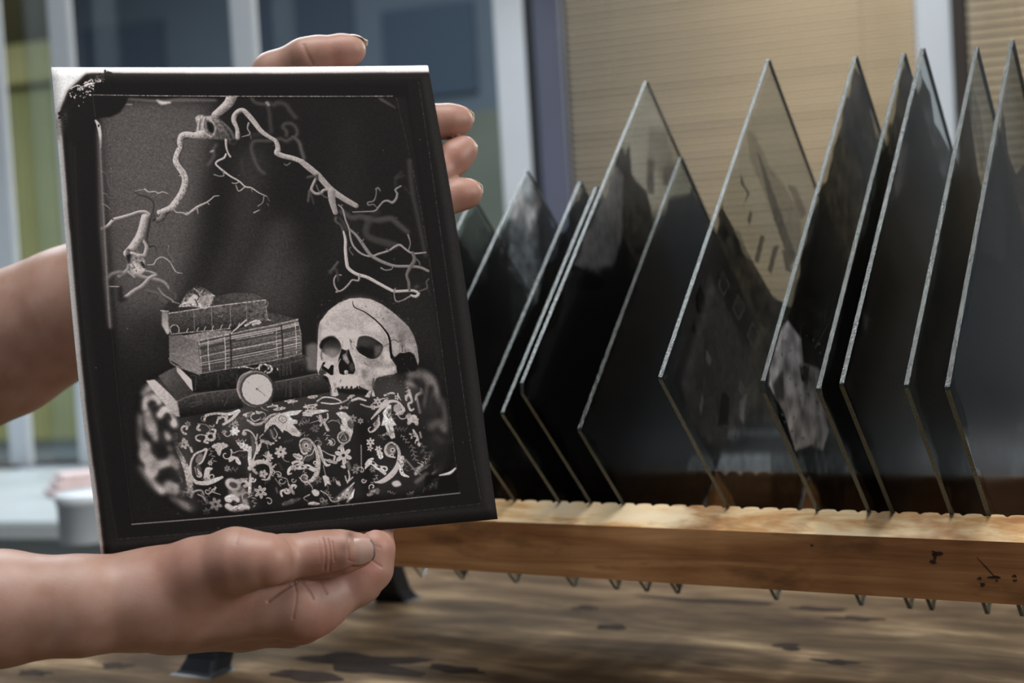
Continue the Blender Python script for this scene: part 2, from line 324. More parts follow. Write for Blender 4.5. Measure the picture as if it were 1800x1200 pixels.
def paint_branches(c):
    S = c.stroke
    # out-of-focus twigs behind
    c.frame(290, 160, 4.615)
    for pts, w, v in (([(705, 50), (730, 85), (780, 100), (830, 100), (850, 90)], 26, 74), ([(835, 110), (850, 180), (855, 260), (865, 330)], 32, 60),
                      ([(880, 110), (930, 90), (985, 110), (1020, 160), (1060, 210)], 40, 62),
                      ([(985, 360), (985, 320), (955, 290), (975, 262), (1030, 262), (1065, 300), (1070, 350), (1020, 385), (980, 405), (940, 385), (850, 400), (760, 400), (715, 410), (700, 460), (715, 520), (740, 590), (770, 640), (805, 668)], 24, 78),
                      ([(1060, 385), (1090, 420), (1105, 480), (1125, 545)], 28, 92), ([(625, 555), (628, 620), (640, 680)], 22, 55),
                      ([(420, 430), (395, 470), (400, 520), (380, 560), (350, 600)], 20, 84), ([(700, 360), (760, 350), (840, 345)], 40, 48)):
        S(pts, w, v, blur=9, al=.85, sh=.1)
    S([(830, 90), (845, 110)], 24, 120, blur=6)
    S([(590, 350), (592, 375)], 26, 120, blur=5)
    # knotted crown
    S([(548, 30), (520, 90), (470, 140), (410, 190)], [86, 78, 70, 62], 128, rough=.14, sh=.42)
    c.poly([(250, 215), (290, 190), (350, 200), (400, 190), (470, 245), (530, 300), (575, 360), (580, 430), (540, 440), (500, 400), (430, 390), (350, 385), (290, 385), (240, 360), (262, 280)], 92, blur=5, smooth=True, rough=.16, grad=(280, 210, 138, 540, 420, 46))
    for pts in ([(300, 205), (275, 270), (265, 340)], [(325, 205), (310, 270), (330, 340), (380, 370)], [(355, 215), (395, 260), (408, 310), (395, 355)], [(470, 250), (530, 310), (560, 380)], [(430, 250), (480, 310), (530, 400)], [(280, 200), (255, 215)]):
        S(pts, 13, 150 if pts[0][0] < 400 else 92, blur=3, al=.75, rough=.1)
    c.poly([(340, 240), (385, 260), (400, 300), (385, 340), (355, 320), (340, 280)], 26, blur=7, smooth=True)
    for pts in ([(290, 220), (282, 290), (290, 350)], [(330, 230), (318, 290)], [(445, 230), (510, 320), (545, 400)], [(420, 330), (450, 370)]): S(pts, 6, 40, blur=3, al=.7)
    # left limb
    S([(300, 345), (240, 358), (185, 350), (140, 360), (125, 400), (122, 460), (98, 520), (92, 575), (125, 630), (160, 690), (165, 750), (140, 830), (100, 890), (70, 945), (20, 975), (-40, 990)],
      [62, 52, 50, 48, 46, 44, 44, 48, 50, 50, 50, 50, 46, 42, 40, 38], 150, rough=.18, sh=.36)
    S([(185, 378), (140, 400), (148, 450), (122, 520), (118, 570), (150, 620)], 9, 38, blur=3, al=.55)
    for k in range(46):
        t = c.rs.rand(); P = np.array([(125, 400), (122, 460), (98, 520), (92, 575), (125, 630), (160, 690), (165, 750), (140, 830), (100, 890), (70, 945)], float)
        i = min(int(t*9), 8); q = P[i]+(P[i+1]-P[i])*(t*9-i)+c.rs.randn(2)*9
        c.dab(q[0], q[1], 4, 3, 62, c.rs.rand()*3, al=.8)
    S([(105, 455), (85, 420), (65, 385)], [9, 5, 8], 60); S([(140, 685), (118, 692)], [8, 6], 150)
    # right limb
    S([(590, 370), (585, 300), (560, 240), (565, 195), (600, 160), (640, 155), (690, 205), (730, 255), (780, 320), (840, 365), (890, 395), (910, 430), (915, 475), (905, 500), (960, 525), (1040, 545), (1110, 575), (1180, 630), (1230, 680)],
      [34, 32, 40, 40, 44, 44, 46, 44, 40, 34, 34, 38, 44, 44, 44, 42, 42, 46, 50], 134, rough=.09, sh=.3)
    S([(592, 340), (588, 380)], 30, 130, blur=6)
    c.poly([(575, 190), (610, 165), (640, 175), (600, 195)], 34, blur=5, al=.7, smooth=True)
    S([(965, 590), (985, 602), (1015, 580)], 9, 105, blur=3)
    # hanging fine twigs in the middle
    for pts, w, v in (([(495, 395), (497, 450), (512, 500), (530, 530)], [22, 16, 14, 18], 140), ([(495, 510), (480, 540), (430, 565), (412, 590), (440, 620), (470, 645), (530, 690), (600, 730), (650, 775), (700, 785), (760, 825), (825, 855)], [16, 17, 16, 15, 16, 18, 15, 13, 13, 12, 9, 7], 148),
                      ([(470, 645), (478, 685), (440, 690), (400, 678)], [12, 10, 10, 12], 108), ([(600, 735), (575, 750), (545, 745)], [9, 9, 8], 130), ([(575, 765), (598, 812), (645, 780)], [7, 9, 10], 135),
                      ([(700, 785), (705, 815)], [8, 4], 120), ([(800, 855), (790, 905), (750, 935)], [7, 6, 6], 128), ([(825, 855), (845, 895)], [6, 5], 92), ([(825, 910), (838, 930)], 6, 92), ([(765, 965), (720, 988)], [6, 12], 130),
                      ([(680, 255), (670, 300), (690, 345), (625, 368)], [16, 12, 12, 7], 116), ([(690, 345), (700, 385)], [10, 8], 80),
                      ([(78, 962), (95, 988), (150, 992), (180, 1005), (210, 985), (270, 940), (340, 905), (385, 870), (400, 855), (440, 850)], [7, 9, 11, 18, 17, 20, 12, 10, 9, 6], 138),
                      ([(345, 905), (360, 922)], 8, 120), ([(265, 960), (272, 998)], [11, 8], 118), ([(180, 985), (178, 1010)], [9, 7], 128)):
        S(pts, w, v, sh=.25)
    S([(375, 492), (392, 486)], 20, 120, blur=5)
    # lower left knot and twigs
    c.frame(160, 280, 4.283)
    for pts, w, v in (([(65, 85), (130, 130), (145, 200), (180, 255), (240, 290), (305, 315), (350, 280)], [7, 10, 12, 14, 13, 11, 9], 78), ([(330, 255), (370, 240), (412, 235)], 8, 108), ([(412, 232), (440, 252), (490, 248), (510, 262), (545, 250), (582, 262)], [13, 9, 9, 9, 8, 5], 140),
                      ([(330, 250), (370, 275), (430, 290), (475, 330), (475, 380), (465, 425)], [9, 12, 14, 14, 13, 12], 58), ([(100, 268), (130, 275), (145, 305), (220, 302)], [14, 12, 9, 6], 75), ([(90, 345), (125, 358), (155, 385)], [8, 9, 5], 112), ([(90, 318), (108, 328)], 9, 40)):
        S(pts, w, v, sh=.4)
    S([(100, 535), (140, 515), (185, 468), (230, 452), (300, 430), (370, 405), (420, 405), (450, 425)], [24, 24, 28, 26, 24, 24, 24, 20], 132, sh=.5)
    S([(145, 445), (180, 465)], 10, 60)
    S([(590, 385), (560, 410), (540, 450), (510, 465), (470, 460)], [40, 44, 42, 38, 34], 88, sh=.5, rough=.15)
    S([(545, 395), (605, 370), (640, 330)], [34, 44, 48], 150, rough=.18)
    S([(470, 430), (480, 455)], 34, 60, rough=.3)
    S([(445, 455), (430, 560), (425, 620), (450, 660), (485, 655), (500, 700)], [32, 30, 26, 30, 14, 9], 66, sh=.5)
    S([(405, 620), (430, 670), (415, 735)], [18, 26, 26], 128, sh=.4)
    S([(415, 445), (395, 540), (370, 610), (320, 690), (295, 720)], [56, 58, 62, 66, 68], 138, sh=.5, rough=.1)
    c.poly([(278, 690), (330, 690), (390, 720), (420, 790), (410, 860), (350, 890), (310, 850), (282, 760)], 112, blur=5, smooth=True, rough=.22, grad=(300, 720, 90, 400, 850, 140))
    c.poly([(285, 735), (315, 725), (305, 790), (290, 780)], 34, blur=5, smooth=True)
    S([(320, 715), (380, 735), (400, 730)], [22, 24, 14], 140, rough=.2); S([(340, 790), (380, 850), (410, 850)], [18, 22, 12], 160, rough=.2); S([(395, 790), (415, 820)], 22, 50, rough=.4)
    for pts, w, v, b_ in (([(300, 810), (290, 850), (235, 890)], [22, 30, 36], 110, 3), ([(240, 865), (180, 880), (150, 910)], [30, 30, 26], 96, 6), ([(300, 860), (345, 900)], [16, 12], 130, 3), ([(350, 880), (420, 900), (480, 910), (545, 925), (580, 950), (598, 980)], [30, 28, 26, 24, 20, 16], 112, 2),
                          ([(420, 850), (470, 860), (500, 880), (460, 900), (400, 965), (350, 995), (275, 1055)], [14, 16, 26, 24, 28, 26, 26], 124, 2), ([(235, 980), (240, 1065), (275, 1055)], [36, 44, 24], 42, 8), ([(155, 972), (230, 972)], 8, 128, 0),
                          ([(430, 1000), (520, 1025), (560, 1070), (600, 1100)], 16, 84, 8), ([(520, 980), (560, 1030), (600, 1055), (630, 1080), (590, 1130), (565, 1150)], [10, 14, 14, 10, 9, 8], 110, 2), ([(630, 1080), (680, 1098)], [10, 6], 112, 2), ([(605, 1000), (650, 1030), (650, 1060)], 12, 78, 5),
                          ([(440, 805), (485, 800), (500, 770), (540, 745), (580, 760), (610, 790), (650, 855), (695, 865)], [8, 10, 9, 9, 10, 9, 9, 5], 128, 0), ([(595, 660), (590, 710), (630, 775), (600, 785)], [10, 5, 7, 5], 96, 1)):
        S(pts, w, v, blur=b_, sh=.35)
    # right-hand tangle
    c.frame(530, 280, 4.617)
    for pts, w, v in (([(320, 430), (400, 480), (460, 470), (540, 490), (620, 500), (710, 490), (760, 530), (840, 600)], [46, 42, 44, 50, 52, 52, 48, 44], 70), ([(540, 490), (515, 560), (515, 620), (580, 660), (680, 690), (740, 710)], [56, 54, 54, 58, 62, 60], 62),
                      ([(860, 20), (880, 260), (930, 520), (985, 800)], [42, 40, 34, 28], 58), ([(800, 110), (750, 160), (750, 230)], 14, 62), ([(820, 140), (750, 160)], 12, 66), ([(815, 230), (850, 280), (885, 295)], 12, 58), ([(920, 1045), (905, 1055)], 30, 70), ([(600, 440), (580, 450)], 60, 44)):
        S(pts, w, v, blur=9, al=.85, sh=.1)
    S([(0, 20), (60, 75), (120, 120), (180, 190), (240, 255), (330, 320), (430, 380)], [50, 48, 52, 52, 56, 50, 44], 126, sh=.25, rough=.06, blur=1)
    S([(235, 265), (240, 340), (265, 435)], [66, 56, 42], 120, sh=.25, blur=1)
    S([(110, 160), (85, 210), (75, 250), (110, 280), (150, 275), (175, 250), (200, 250)], [24, 22, 26, 24, 26, 22, 20], 122, blur=2)
    for pts, w, v, b_ in (([(120, 130), (118, 165)], 22, 60, 5), ([(60, 255), (48, 345)], [20, 16], 78, 5), ([(68, 270), (95, 365)], [16, 12], 64, 6), ([(115, 210), (135, 260), (180, 305), (215, 318)], [12, 10, 9, 6], 92, 3), ([(45, 148), (100, 135)], 22, 66, 6)):
        S(pts, w, v, blur=b_)
    S([(270, 480), (270, 510), (310, 540), (330, 590), (345, 630)], [28, 20, 18, 22, 26], 72, blur=4); S([(300, 480), (330, 520), (360, 580)], [14, 24, 24], 58, blur=5)
    S([(290, 372), (325, 410), (345, 490), (375, 570), (385, 640), (410, 710), (470, 770), (545, 795), (610, 775), (690, 750), (740, 718), (780, 705), (830, 745), (885, 775), (985, 770)],
      [9, 13, 13, 14, 15, 17, 17, 15, 17, 16, 17, 20, 18, 16, 12], 122, sh=.25)
    S([(310, 380), (322, 375)], 8, 110)
    S([(375, 570), (430, 620), (480, 690), (520, 750), (560, 795), (640, 840), (740, 875), (860, 880), (940, 890), (1005, 920)], [18, 24, 28, 30, 28, 28, 24, 24, 24, 22], 108, sh=.25)
    S([(330, 590), (345, 660), (345, 740), (355, 840), (370, 890), (430, 935), (520, 965), (610, 1015), (700, 1065), (740, 1080), (830, 1078), (890, 1078), (930, 1100), (905, 1125), (870, 1115)],
      [14, 24, 26, 28, 28, 28, 28, 27, 26, 24, 22, 22, 24, 24, 18], 150, sh=.28)
    for pts, w, v, b_ in (([(455, 945), (450, 990), (400, 985), (375, 1015), (330, 1060), (290, 1075), (260, 1030), (255, 980), (275, 945), (310, 945)], [20, 16, 14, 15, 15, 14, 14, 13, 12, 12], 122, 1), ([(285, 840), (225, 925)], [20, 26], 74, 4), ([(215, 920), (270, 900), (290, 990)], 20, 58, 5), ([(272, 1080), (280, 1082)], 14, 120, 1),
                          ([(880, 770), (895, 830), (860, 890), (835, 950), (850, 1010), (855, 1070)], [26, 32, 30, 24, 24, 24], 92, 3), ([(850, 745), (862, 690), (845, 625)], [10, 9, 16], 104, 1), ([(900, 810), (935, 850), (938, 880)], [12, 12, 8], 84, 1), ([(930, 1085), (985, 1065), (1000, 1050), (990, 1010), (1010, 985)], [14, 14, 12, 12, 12], 78, 2), ([(1000, 1060), (1025, 1120)], [9, 6], 52, 2),
                          ([(730, 1080), (745, 1055), (735, 1100), (750, 1160), (800, 1155), (865, 1120)], [8, 8, 9, 12, 9, 14], 112, 1), ([(630, 890), (665, 908), (715, 900), (720, 880)], [14, 9, 8, 6], 112, 1), ([(475, 680), (490, 655)], [14, 10], 92, 2), ([(385, 720), (375, 740), (405, 780)], [12, 6, 12], 84, 1),
                          ([(405, 432), (500, 430), (580, 425), (610, 395), (650, 350), (690, 345), (720, 360), (750, 330), (760, 285), (745, 255), (790, 225)], [9, 11, 13, 13, 16, 20, 22, 20, 18, 16, 12], 112, 1), ([(600, 400), (570, 372), (530, 378), (525, 355), (570, 345), (590, 300), (595, 250)], [7, 10, 12, 12, 12, 9, 10], 98, 1), ([(590, 248), (610, 238), (625, 262)], [14, 16, 10], 98, 2), ([(670, 738), (690, 745)], 12, 86, 2)):
        S(pts, w, v, blur=b_, sh=.25)

def paint_books(c):
    S, P = c.stroke, c.poly
    c.frame(270, 490, 4.8)
    # lowest book
    P([(60, 830), (150, 770), (330, 960), (720, 930), (1370, 800), (1420, 930), (1000, 1050), (230, 1180), (215, 1050), (90, 920)], 50, blur=2, rough=.06)
    P([(60, 830), (200, 750), (345, 960), (215, 1045)], 78, blur=4, rough=.06, grad=(90, 800, 84, 330, 980, 52))
    P([(215, 1045), (340, 975), (720, 935), (760, 1090), (232, 1180)], 52, rough=.12, grad=(400, 960, 74, 430, 1130, 26))
    P([(1000, 880), (1390, 805), (1480, 900), (1480, 960), (1005, 1050)], 44, rough=.1, grad=(1180, 850, 62, 1210, 1010, 24))
    P([(-40, 870), (30, 860), (215, 1030), (238, 1170), (200, 1165), (60, 1010)], 150, blur=4, rough=.05, grad=(0, 880, 170, 200, 1140, 138))
    S([(60, 860), (150, 960), (210, 1030)], 12, 56, blur=2); S([(215, 1045), (300, 1005), (430, 975), (560, 955), (710, 935)], 10, 92, blur=2, al=.8); S([(1030, 875), (1200, 845), (1390, 805)], 9, 96, blur=2, al=.8)
    for pts in ([(630, 960), (635, 1010), (605, 1080)], [(505, 980), (520, 1050)], [(400, 995), (415, 1050)], [(300, 1060), (400, 1045)], [(330, 1090), (420, 1060)]): S(pts, 6, 84, blur=1, al=.6)
    for x in (1120, 1245): S([(x, 865), (x-2, 1000)], 5, 84, blur=1, al=.6)
    for y in range(880, 1000, 17): S([(1150, y), (1164, y-2)], 9, 78, al=.7); S([(1226, y-8), (1238, y-10)], 6, 74, al=.6)
    # second book
    P([(240, 760), (1010, 700), (1260, 640), (1330, 770), (1010, 860), (720, 930), (345, 965)], 34, blur=1, rough=.12)
    P([(960, 690), (1250, 640), (1325, 680), (1330, 775), (1010, 850)], 44, blur=1, rough=.14, grad=(1130, 670, 62, 1160, 830, 26))
    P([(345, 830), (720, 760), (740, 925), (350, 965)], 36, rough=.16, grad=(500, 780, 46, 520, 950, 24))
    P([(205, 745), (245, 770), (335, 860), (345, 955), (320, 930), (215, 795)], 172, blur=2, grad=(220, 760, 150, 335, 930, 186))
    S([(330, 825), (370, 830), (365, 950)], 9, 66, blur=1, al=.7)
    for x, x2 in ((555, 560), (710, 712)): S([(x, 805), (x2, 910)], 6, 78, blur=1, al=.7)
    S([(1150, 710), (1160, 810)], 6, 92, blur=1, al=.7); S([(1060, 730), (1070, 835)], 5, 82, blur=1, al=.6)
    for y in range(735, 820, 14): S([(1088, y), (1105, y-3)], 6, 84, al=.7); S([(1120, y-4), (1132, y-6)], 6, 84, al=.7)
    S([(1000, 745), (1250, 690), (1320, 680)], 7, 92, blur=3, al=.5)
    # fat book showing its sewn spine
    P([(145, 490), (250, 480), (385, 530), (415, 810), (300, 780), (150, 690)], 96, blur=2, rough=.07, grad=(160, 520, 88, 390, 740, 116))
    S([(160, 635), (280, 660), (405, 690)], 6, 128, blur=1, al=.5); S([(150, 680), (180, 730), (320, 785), (400, 815)], 14, 118, blur=2, al=.8, rough=.2)
    P([(960, 290), (1040, 300), (1210, 345), (1000, 400), (700, 450), (640, 440), (900, 380)], 66, blur=3, rough=.12)
    P([(240, 490), (500, 445), (660, 440), (660, 480), (390, 535)], 112, blur=2, rough=.1)
    P([(385, 530), (650, 470), (1010, 395), (1215, 345), (1245, 470), (1250, 640), (1040, 690), (650, 765), (415, 812), (395, 660)], 88, rough=.14, ns=1.2, grad=(480, 640, 80, 1200, 500, 100))
    for k in range(34):
        t = k/34+c.rs.rand()*.02; a0 = (395+t*20, 545+t*255); a1 = (650, 480+t*280); a2 = (1010, 410+t*275); a3 = (1215+30*t, 360+t*270)
        v = 34+c.rs.rand()*30 if c.rs.rand() < .62 else 128+c.rs.rand()*40
        i = c.rs.randint(0, 4); seg = [a0, a1, a2, a3][max(0, i-1):i+2] if c.rs.rand() < .5 else [a0, a1, a2, a3]
        if len(seg) > 1: S(seg, 3+c.rs.rand()*4, v, smooth=False, al=.75, sh=0)
    S([(385, 530), (520, 500), (660, 470), (830, 430), (1010, 395), (1215, 345)], 9, 150, al=.8, rough=.3, sh=0)
    S([(700, 520), (860, 490), (1010, 460)], 6, 168, al=.7, rough=.3); S([(680, 600), (860, 570), (1025, 535), (1240, 515)], 5, 160, al=.7, rough=.3); S([(415, 805), (640, 765), (1040, 690), (1190, 655)], 8, 120, al=.6, rough=.3)
    for pts, w in (([(470, 530), (472, 640), (485, 780)], 8), ([(605, 500), (615, 620), (615, 770)], 9), ([(1035, 420), (1040, 560), (1050, 670)], 8), ([(1190, 370), (1200, 500), (1205, 640)], 7)): S(pts, w, 158, al=.85, rough=.25)
    for x, dx in ((650, 10), (1075, 12)): S([(x, 470-(x-650)*.17), (x+dx, 620-(x-650)*.17), (x+dx+2, 745-(x-650)*.18)], 13, 38, al=.8, rough=.2)
    for k in range(16):
        y = 500+k*16; S([(615, y), (648, y-9)], 7, 120 if k % 2 else 62, al=.75); S([(1030+k*.8, y-85), (1072+k*.8, y-96)], 7, 124 if k % 2 else 58, al=.75)
    S([(395, 540), (412, 700), (416, 805)], 9, 140, al=.7, rough=.3)
    # top book
    P([(140, 200), (240, 230), (480, 160), (700, 120), (860, 130), (945, 185), (500, 250), (150, 300), (90, 285)], 58, blur=3, rough=.12, grad=(200, 240, 46, 800, 150, 74))
    P([(140, 300), (500, 240), (945, 185), (960, 300), (965, 365), (600, 430), (150, 480)], 70, rough=.15, grad=(500, 260, 80, 520, 440, 46))
    P([(790, 210), (945, 188), (962, 360), (800, 370)], 82, rough=.22, blur=3, al=.8)
    P([(85, 285), (135, 290), (150, 470), (130, 480), (85, 400)], 122, blur=4, grad=(90, 300, 110, 140, 440, 150))
    S([(145, 300), (300, 275), (500, 240), (740, 208), (945, 182)], 8, 160, al=.85, rough=.35, sh=0); S([(940, 185), (950, 260), (965, 355)], 8, 120, rough=.35, al=.8)
    S([(80, 280), (140, 285)], 12, 150, al=.8, rough=.3)
    for x in (350, 495, 650, 785): S([(x, 272-(x-350)*.14), (x+8, 440-(x-350)*.13)], 7, 116, blur=1, al=.7)
    for x, y in ((430, 300), (425, 370), (575, 270)): S([(x-14, y), (x, y-15), (x+14, y), (x, y+14), (x-14, y)], 5, 112, al=.6, sh=0)
    S([(550, 320), (580, 328), (590, 308)], 7, 128, al=.7)
    S([(150, 480), (300, 460), (470, 445), (650, 425)], 9, 130, al=.85, rough=.4, sh=0)
    for x in (300, 385, 445, 510, 580, 650, 725): S([(x-8, 455-(x-300)*.08), (x-2, 440-(x-300)*.11), (x+6, 428-(x-300)*.11)], 6, 170)
    S([(165, 470), (155, 430), (180, 400), (215, 405), (230, 440), (225, 470)], 7, 150, rough=.3)
    S([(780, 400), (830, 375), (870, 360), (900, 375), (840, 392)], 22, 146, rough=.4, al=.9); S([(660, 465), (720, 410), (785, 352)], [7, 13, 12], 158, sh=.1)
    S([(945, 190), (968, 210), (955, 240)], 6, 110); S([(965, 350), (985, 355)], 8, 150)
    # crumpled scrap on top
    P([(225, 250), (255, 190), (290, 125), (370, 60), (440, 85), (500, 130), (515, 160), (495, 220), (450, 262), (400, 250), (330, 240)], 96, blur=2, rough=.25, grad=(300, 90, 56, 330, 240, 150))
    P([(390, 170), (470, 130), (510, 150), (480, 230), (450, 258), (400, 215)], 128, blur=3, rough=.12); P([(300, 190), (350, 140), (385, 165), (360, 210), (310, 215)], 168, blur=4, rough=.12, smooth=True)
    S([(230, 245), (275, 215), (340, 225), (410, 250)], 12, 165, rough=.3); S([(330, 120), (375, 135), (390, 160), (370, 195)], 6, 44, blur=1); S([(360, 180), (380, 230)], 9, 60, blur=1); S([(350, 90), (400, 125), (420, 105)], 8, 146, rough=.4); S([(395, 220), (410, 240)], 14, 210, blur=2)
    S([(345, 80), (395, 130)], 3, 150); S([(500, 140), (520, 150)], 9, 190)
    # watch
    S([(700, 758), (780, 750), (860, 765), (910, 740)], 13, 128, rough=.5); S([(895, 770), (900, 735), (950, 728), (975, 760), (940, 790)], 14, 150, rough=.4); S([(960, 735), (1000, 750), (990, 790), (965, 800)], 18, 130, rough=.5); S([(930, 770), (965, 775)], 12, 40); S([(990, 745), (1005, 770)], 8, 210); S([(1045, 760), (1050, 775)], 9, 170)
    c.dab(868, 935, 156, 160, 52); c.dab(862, 932, 148, 156, 104); c.dab(872, 938, 140, 146, 66)
    S([(740, 1010), (715, 930), (745, 830), (830, 785)], 14, 150, blur=3, al=.8)
    c.dab(878, 938, 127, 130, 188)
    for k in range(12):
        a = k*np.pi/6+.12; S([(878+92*np.cos(a), 938+95*np.sin(a)), (878+112*np.cos(a), 938+116*np.sin(a))], 5, 120, al=.75, sh=0)
    S([(875, 935), (925, 970), (945, 992)], [12, 5, 8], 112, sh=0); S([(875, 935), (928, 900)], [10, 5], 142, sh=0); c.dab(876, 934, 10, 10, 90); S([(800, 872), (812, 886)], 7, 130, sh=0)

def paint_skull(c):
    S, P = c.stroke, c.poly
    c.frame(540, 515, 6.0)
    c.poly([(-20, 560), (40, 530), (110, 540), (110, 830), (0, 820)], 112, blur=14, al=.75)
    out = [(104, 540), (108, 400), (125, 310), (215, 190), (320, 110), (430, 66), (540, 58), (650, 72), (770, 130), (880, 210), (980, 300), (1050, 370), (1105, 470), (1140, 580), (1160, 720), (1150, 780), (1110, 660), (1060, 630), (1000, 645), (960, 640), (905, 688), (870, 640), (868, 700), (925, 780), (932, 845), (900, 868), (800, 880), (720, 905), (690, 960), (690, 1030), (640, 1035), (560, 1000), (430, 1010), (320, 990), (320, 1080), (250, 1090), (245, 990), (215, 900), (180, 870), (120, 880), (95, 800)]
    P([(860, 640), (960, 620), (1080, 620), (1150, 760), (1130, 830), (950, 860), (900, 760)], 24, blur=8)
    P(out, 150, rough=.05, ns=3, grad=(200, 300, 160, 1150, 500, 118))
    b, m0 = c.mask(out, 2)
    tmp = c.a[b[1]:b[3], b[0]:b[2]].copy()
    # tones
    P([(380, 80), (560, 62), (700, 110), (800, 240), (700, 260), (560, 180), (420, 160)], 166, blur=38, al=.6); P([(150, 330), (250, 200), (420, 180), (560, 300), (540, 400), (300, 380)], 142, blur=40, al=.6)
    P([(560, 330), (740, 330), (800, 450), (640, 420)], 178, blur=30, al=.8); P([(880, 260), (1000, 350), (1080, 500), (1040, 560), (940, 420)], 106, blur=38, al=.7); P([(940, 440), (1000, 420), (1000, 560), (960, 600)], 84, blur=16, al=.6)
    P([(1010, 560), (1080, 560), (1140, 700), (1100, 640)], 150, blur=14, al=.7); P([(110, 330), (150, 330), (130, 520), (106, 520)], 108, blur=14, al=.7); P([(880, 540), (960, 540), (940, 640), (900, 670)], 150, blur=12, al=.7)
    P([(240, 430), (420, 400), (560, 420), (520, 470), (380, 480), (280, 450)], 184, blur=20, al=.7); P([(290, 880), (520, 870), (540, 1000), (290, 985)], 176, blur=18, al=.8); P([(500, 720), (600, 780), (560, 860), (540, 800)], 168, blur=16, al=.7)
    P([(560, 800), (620, 830), (610, 920), (570, 900)], 86, blur=16, al=.75); P([(600, 720), (700, 700), (780, 780), (680, 790)], 110, blur=16, al=.7); P([(700, 800), (900, 800), (880, 860), (720, 880)], 176, blur=18, al=.7); P([(800, 580), (850, 640), (880, 740), (800, 720)], 184, blur=16, al=.8); P([(620, 940), (690, 920), (690, 1020), (640, 1010)], 108, blur=14, al=.6); P([(140, 620), (330, 600), (320, 700), (150, 720)], 140, blur=18, al=.8)
    for k in range(260):
        x, y = 100+c.rs.rand()*1040, 60+c.rs.rand()*960; c.dab(x, y, 3+9*c.rs.rand(), 3+6*c.rs.rand(), 92+100*c.rs.rand(), c.rs.rand()*3, al=.28, blur=3)
    for x, y, r in ((715, 238, 10), (760, 250, 9), (780, 280, 12), (850, 300, 6), (830, 215, 10), (605, 150, 12), (560, 165, 8), (770, 400, 9), (790, 420, 8), (730, 265, 8), (860, 330, 7)): c.dab(x, y, r, r*.8, 82, al=.55, blur=4)
    # sockets
    P([(122, 565), (150, 505), (215, 468), (280, 470), (330, 520), (350, 580), (330, 640), (250, 690), (170, 640), (135, 600)], 40, blur=4, smooth=True, grad=(240, 480, 28, 260, 690, 96)); P([(170, 600), (250, 590), (330, 610), (300, 690), (200, 690)], 118, blur=18, al=.75)
    P([(125, 570), (150, 510), (220, 470), (250, 480), (170, 540), (150, 600)], 24, blur=7); P([(140, 640), (200, 660), (260, 700), (240, 730), (150, 700)], 150, blur=10, al=.7); S([(150, 610), (140, 660), (150, 710)], 14, 84, blur=5)
    P([(500, 590), (530, 480), (570, 460), (650, 470), (720, 510), (780, 560), (775, 620), (740, 680), (680, 705), (620, 690), (560, 660), (510, 625)], 40, blur=4, smooth=True, grad=(540, 560, 52, 690, 620, 30)); P([(540, 480), (650, 480), (740, 540), (660, 570), (560, 570)], 62, blur=18, al=.7); P([(690, 560), (780, 560), (770, 640), (700, 700)], 104, blur=14, al=.7)
    P([(505, 590), (560, 570), (680, 610), (685, 670), (640, 690), (560, 655)], 24, blur=9); S([(495, 585), (530, 640), (610, 690)], 9, 190, blur=2); S([(510, 500), (505, 570)], 12, 170, blur=4)
    S([(150, 500), (220, 462), (290, 462)], 9, 66, blur=3, al=.7); S([(530, 470), (600, 452), (690, 480), (780, 545)], 8, 176, blur=4, al=.6)
    # nose
    P([(355, 595), (380, 600), (430, 600), (440, 640), (460, 690), (490, 770), (500, 820), (480, 860), (430, 860), (375, 868), (340, 860), (318, 800), (322, 700), (340, 640)], 26, blur=2)
    P([(360, 660), (400, 640), (420, 690), (440, 740), (420, 760), (370, 710)], 112, blur=4, rough=.2); P([(395, 610), (415, 605), (415, 650), (400, 650)], 80, blur=4); P([(430, 760), (470, 740), (490, 790), (470, 840), (440, 810)], 62, blur=8); P([(380, 830), (400, 815), (425, 830), (425, 860), (385, 865)], 150, blur=3, rough=.15)
    P([(365, 500), (410, 485), (440, 510), (435, 590), (400, 608), (365, 590)], 178, blur=4, smooth=True); S([(440, 510), (450, 560), (470, 600)], 7, 96, blur=3); S([(365, 510), (362, 580)], 7, 112, blur=3); S([(440, 500), (455, 525)], 10, 60, blur=3); S([(345, 700), (320, 760), (325, 830)], 6, 186, blur=2); S([(460, 640), (500, 740), (505, 820)], 9, 170, blur=4)
    # broken cheek
    P([(150, 790), (160, 745), (185, 730), (180, 760), (220, 810), (245, 765), (272, 765), (270, 870), (240, 870), (200, 840), (150, 810)], 22, blur=2); P([(118, 880), (130, 830), (160, 800), (200, 840), (180, 880), (150, 900)], 58, blur=5); S([(165, 740), (140, 800), (120, 850)], 9, 34, blur=2)
    P([(160, 770), (200, 745), (240, 760), (215, 808)], 178, blur=2); S([(180, 870), (240, 890), (265, 960)], 15, 176, blur=3, rough=.15)
    # teeth edge and feet
    P([(300, 1000), (345, 1020), (375, 1000), (400, 1025), (450, 1020), (480, 1025), (520, 1000), (560, 1020), (600, 1030), (650, 1040), (640, 1085), (430, 1075), (320, 1050)], 30, blur=4)
    for x in (345, 385, 435, 480, 540): S([(x-18, 990), (x, 1012), (x+14, 990)], 9, 160, blur=2)
    for x in (365, 412, 460, 520, 545): c.dab(x, 1000, 10, 13, 34, blur=2)
    S([(275, 960), (270, 1060)], 52, 150, rough=.2); c.dab(285, 1075, 42, 20, 165, blur=3); S([(250, 1010), (252, 1080)], 8, 70, blur=3)
    P([(600, 1100), (640, 1040), (690, 1030), (708, 1095), (680, 1100), (660, 1075), (650, 1110)], 158, blur=2, rough=.15); S([(690, 910), (680, 970), (690, 1030)], 12, 56, blur=4); S([(672, 1040), (668, 1090)], 7, 44, blur=2)
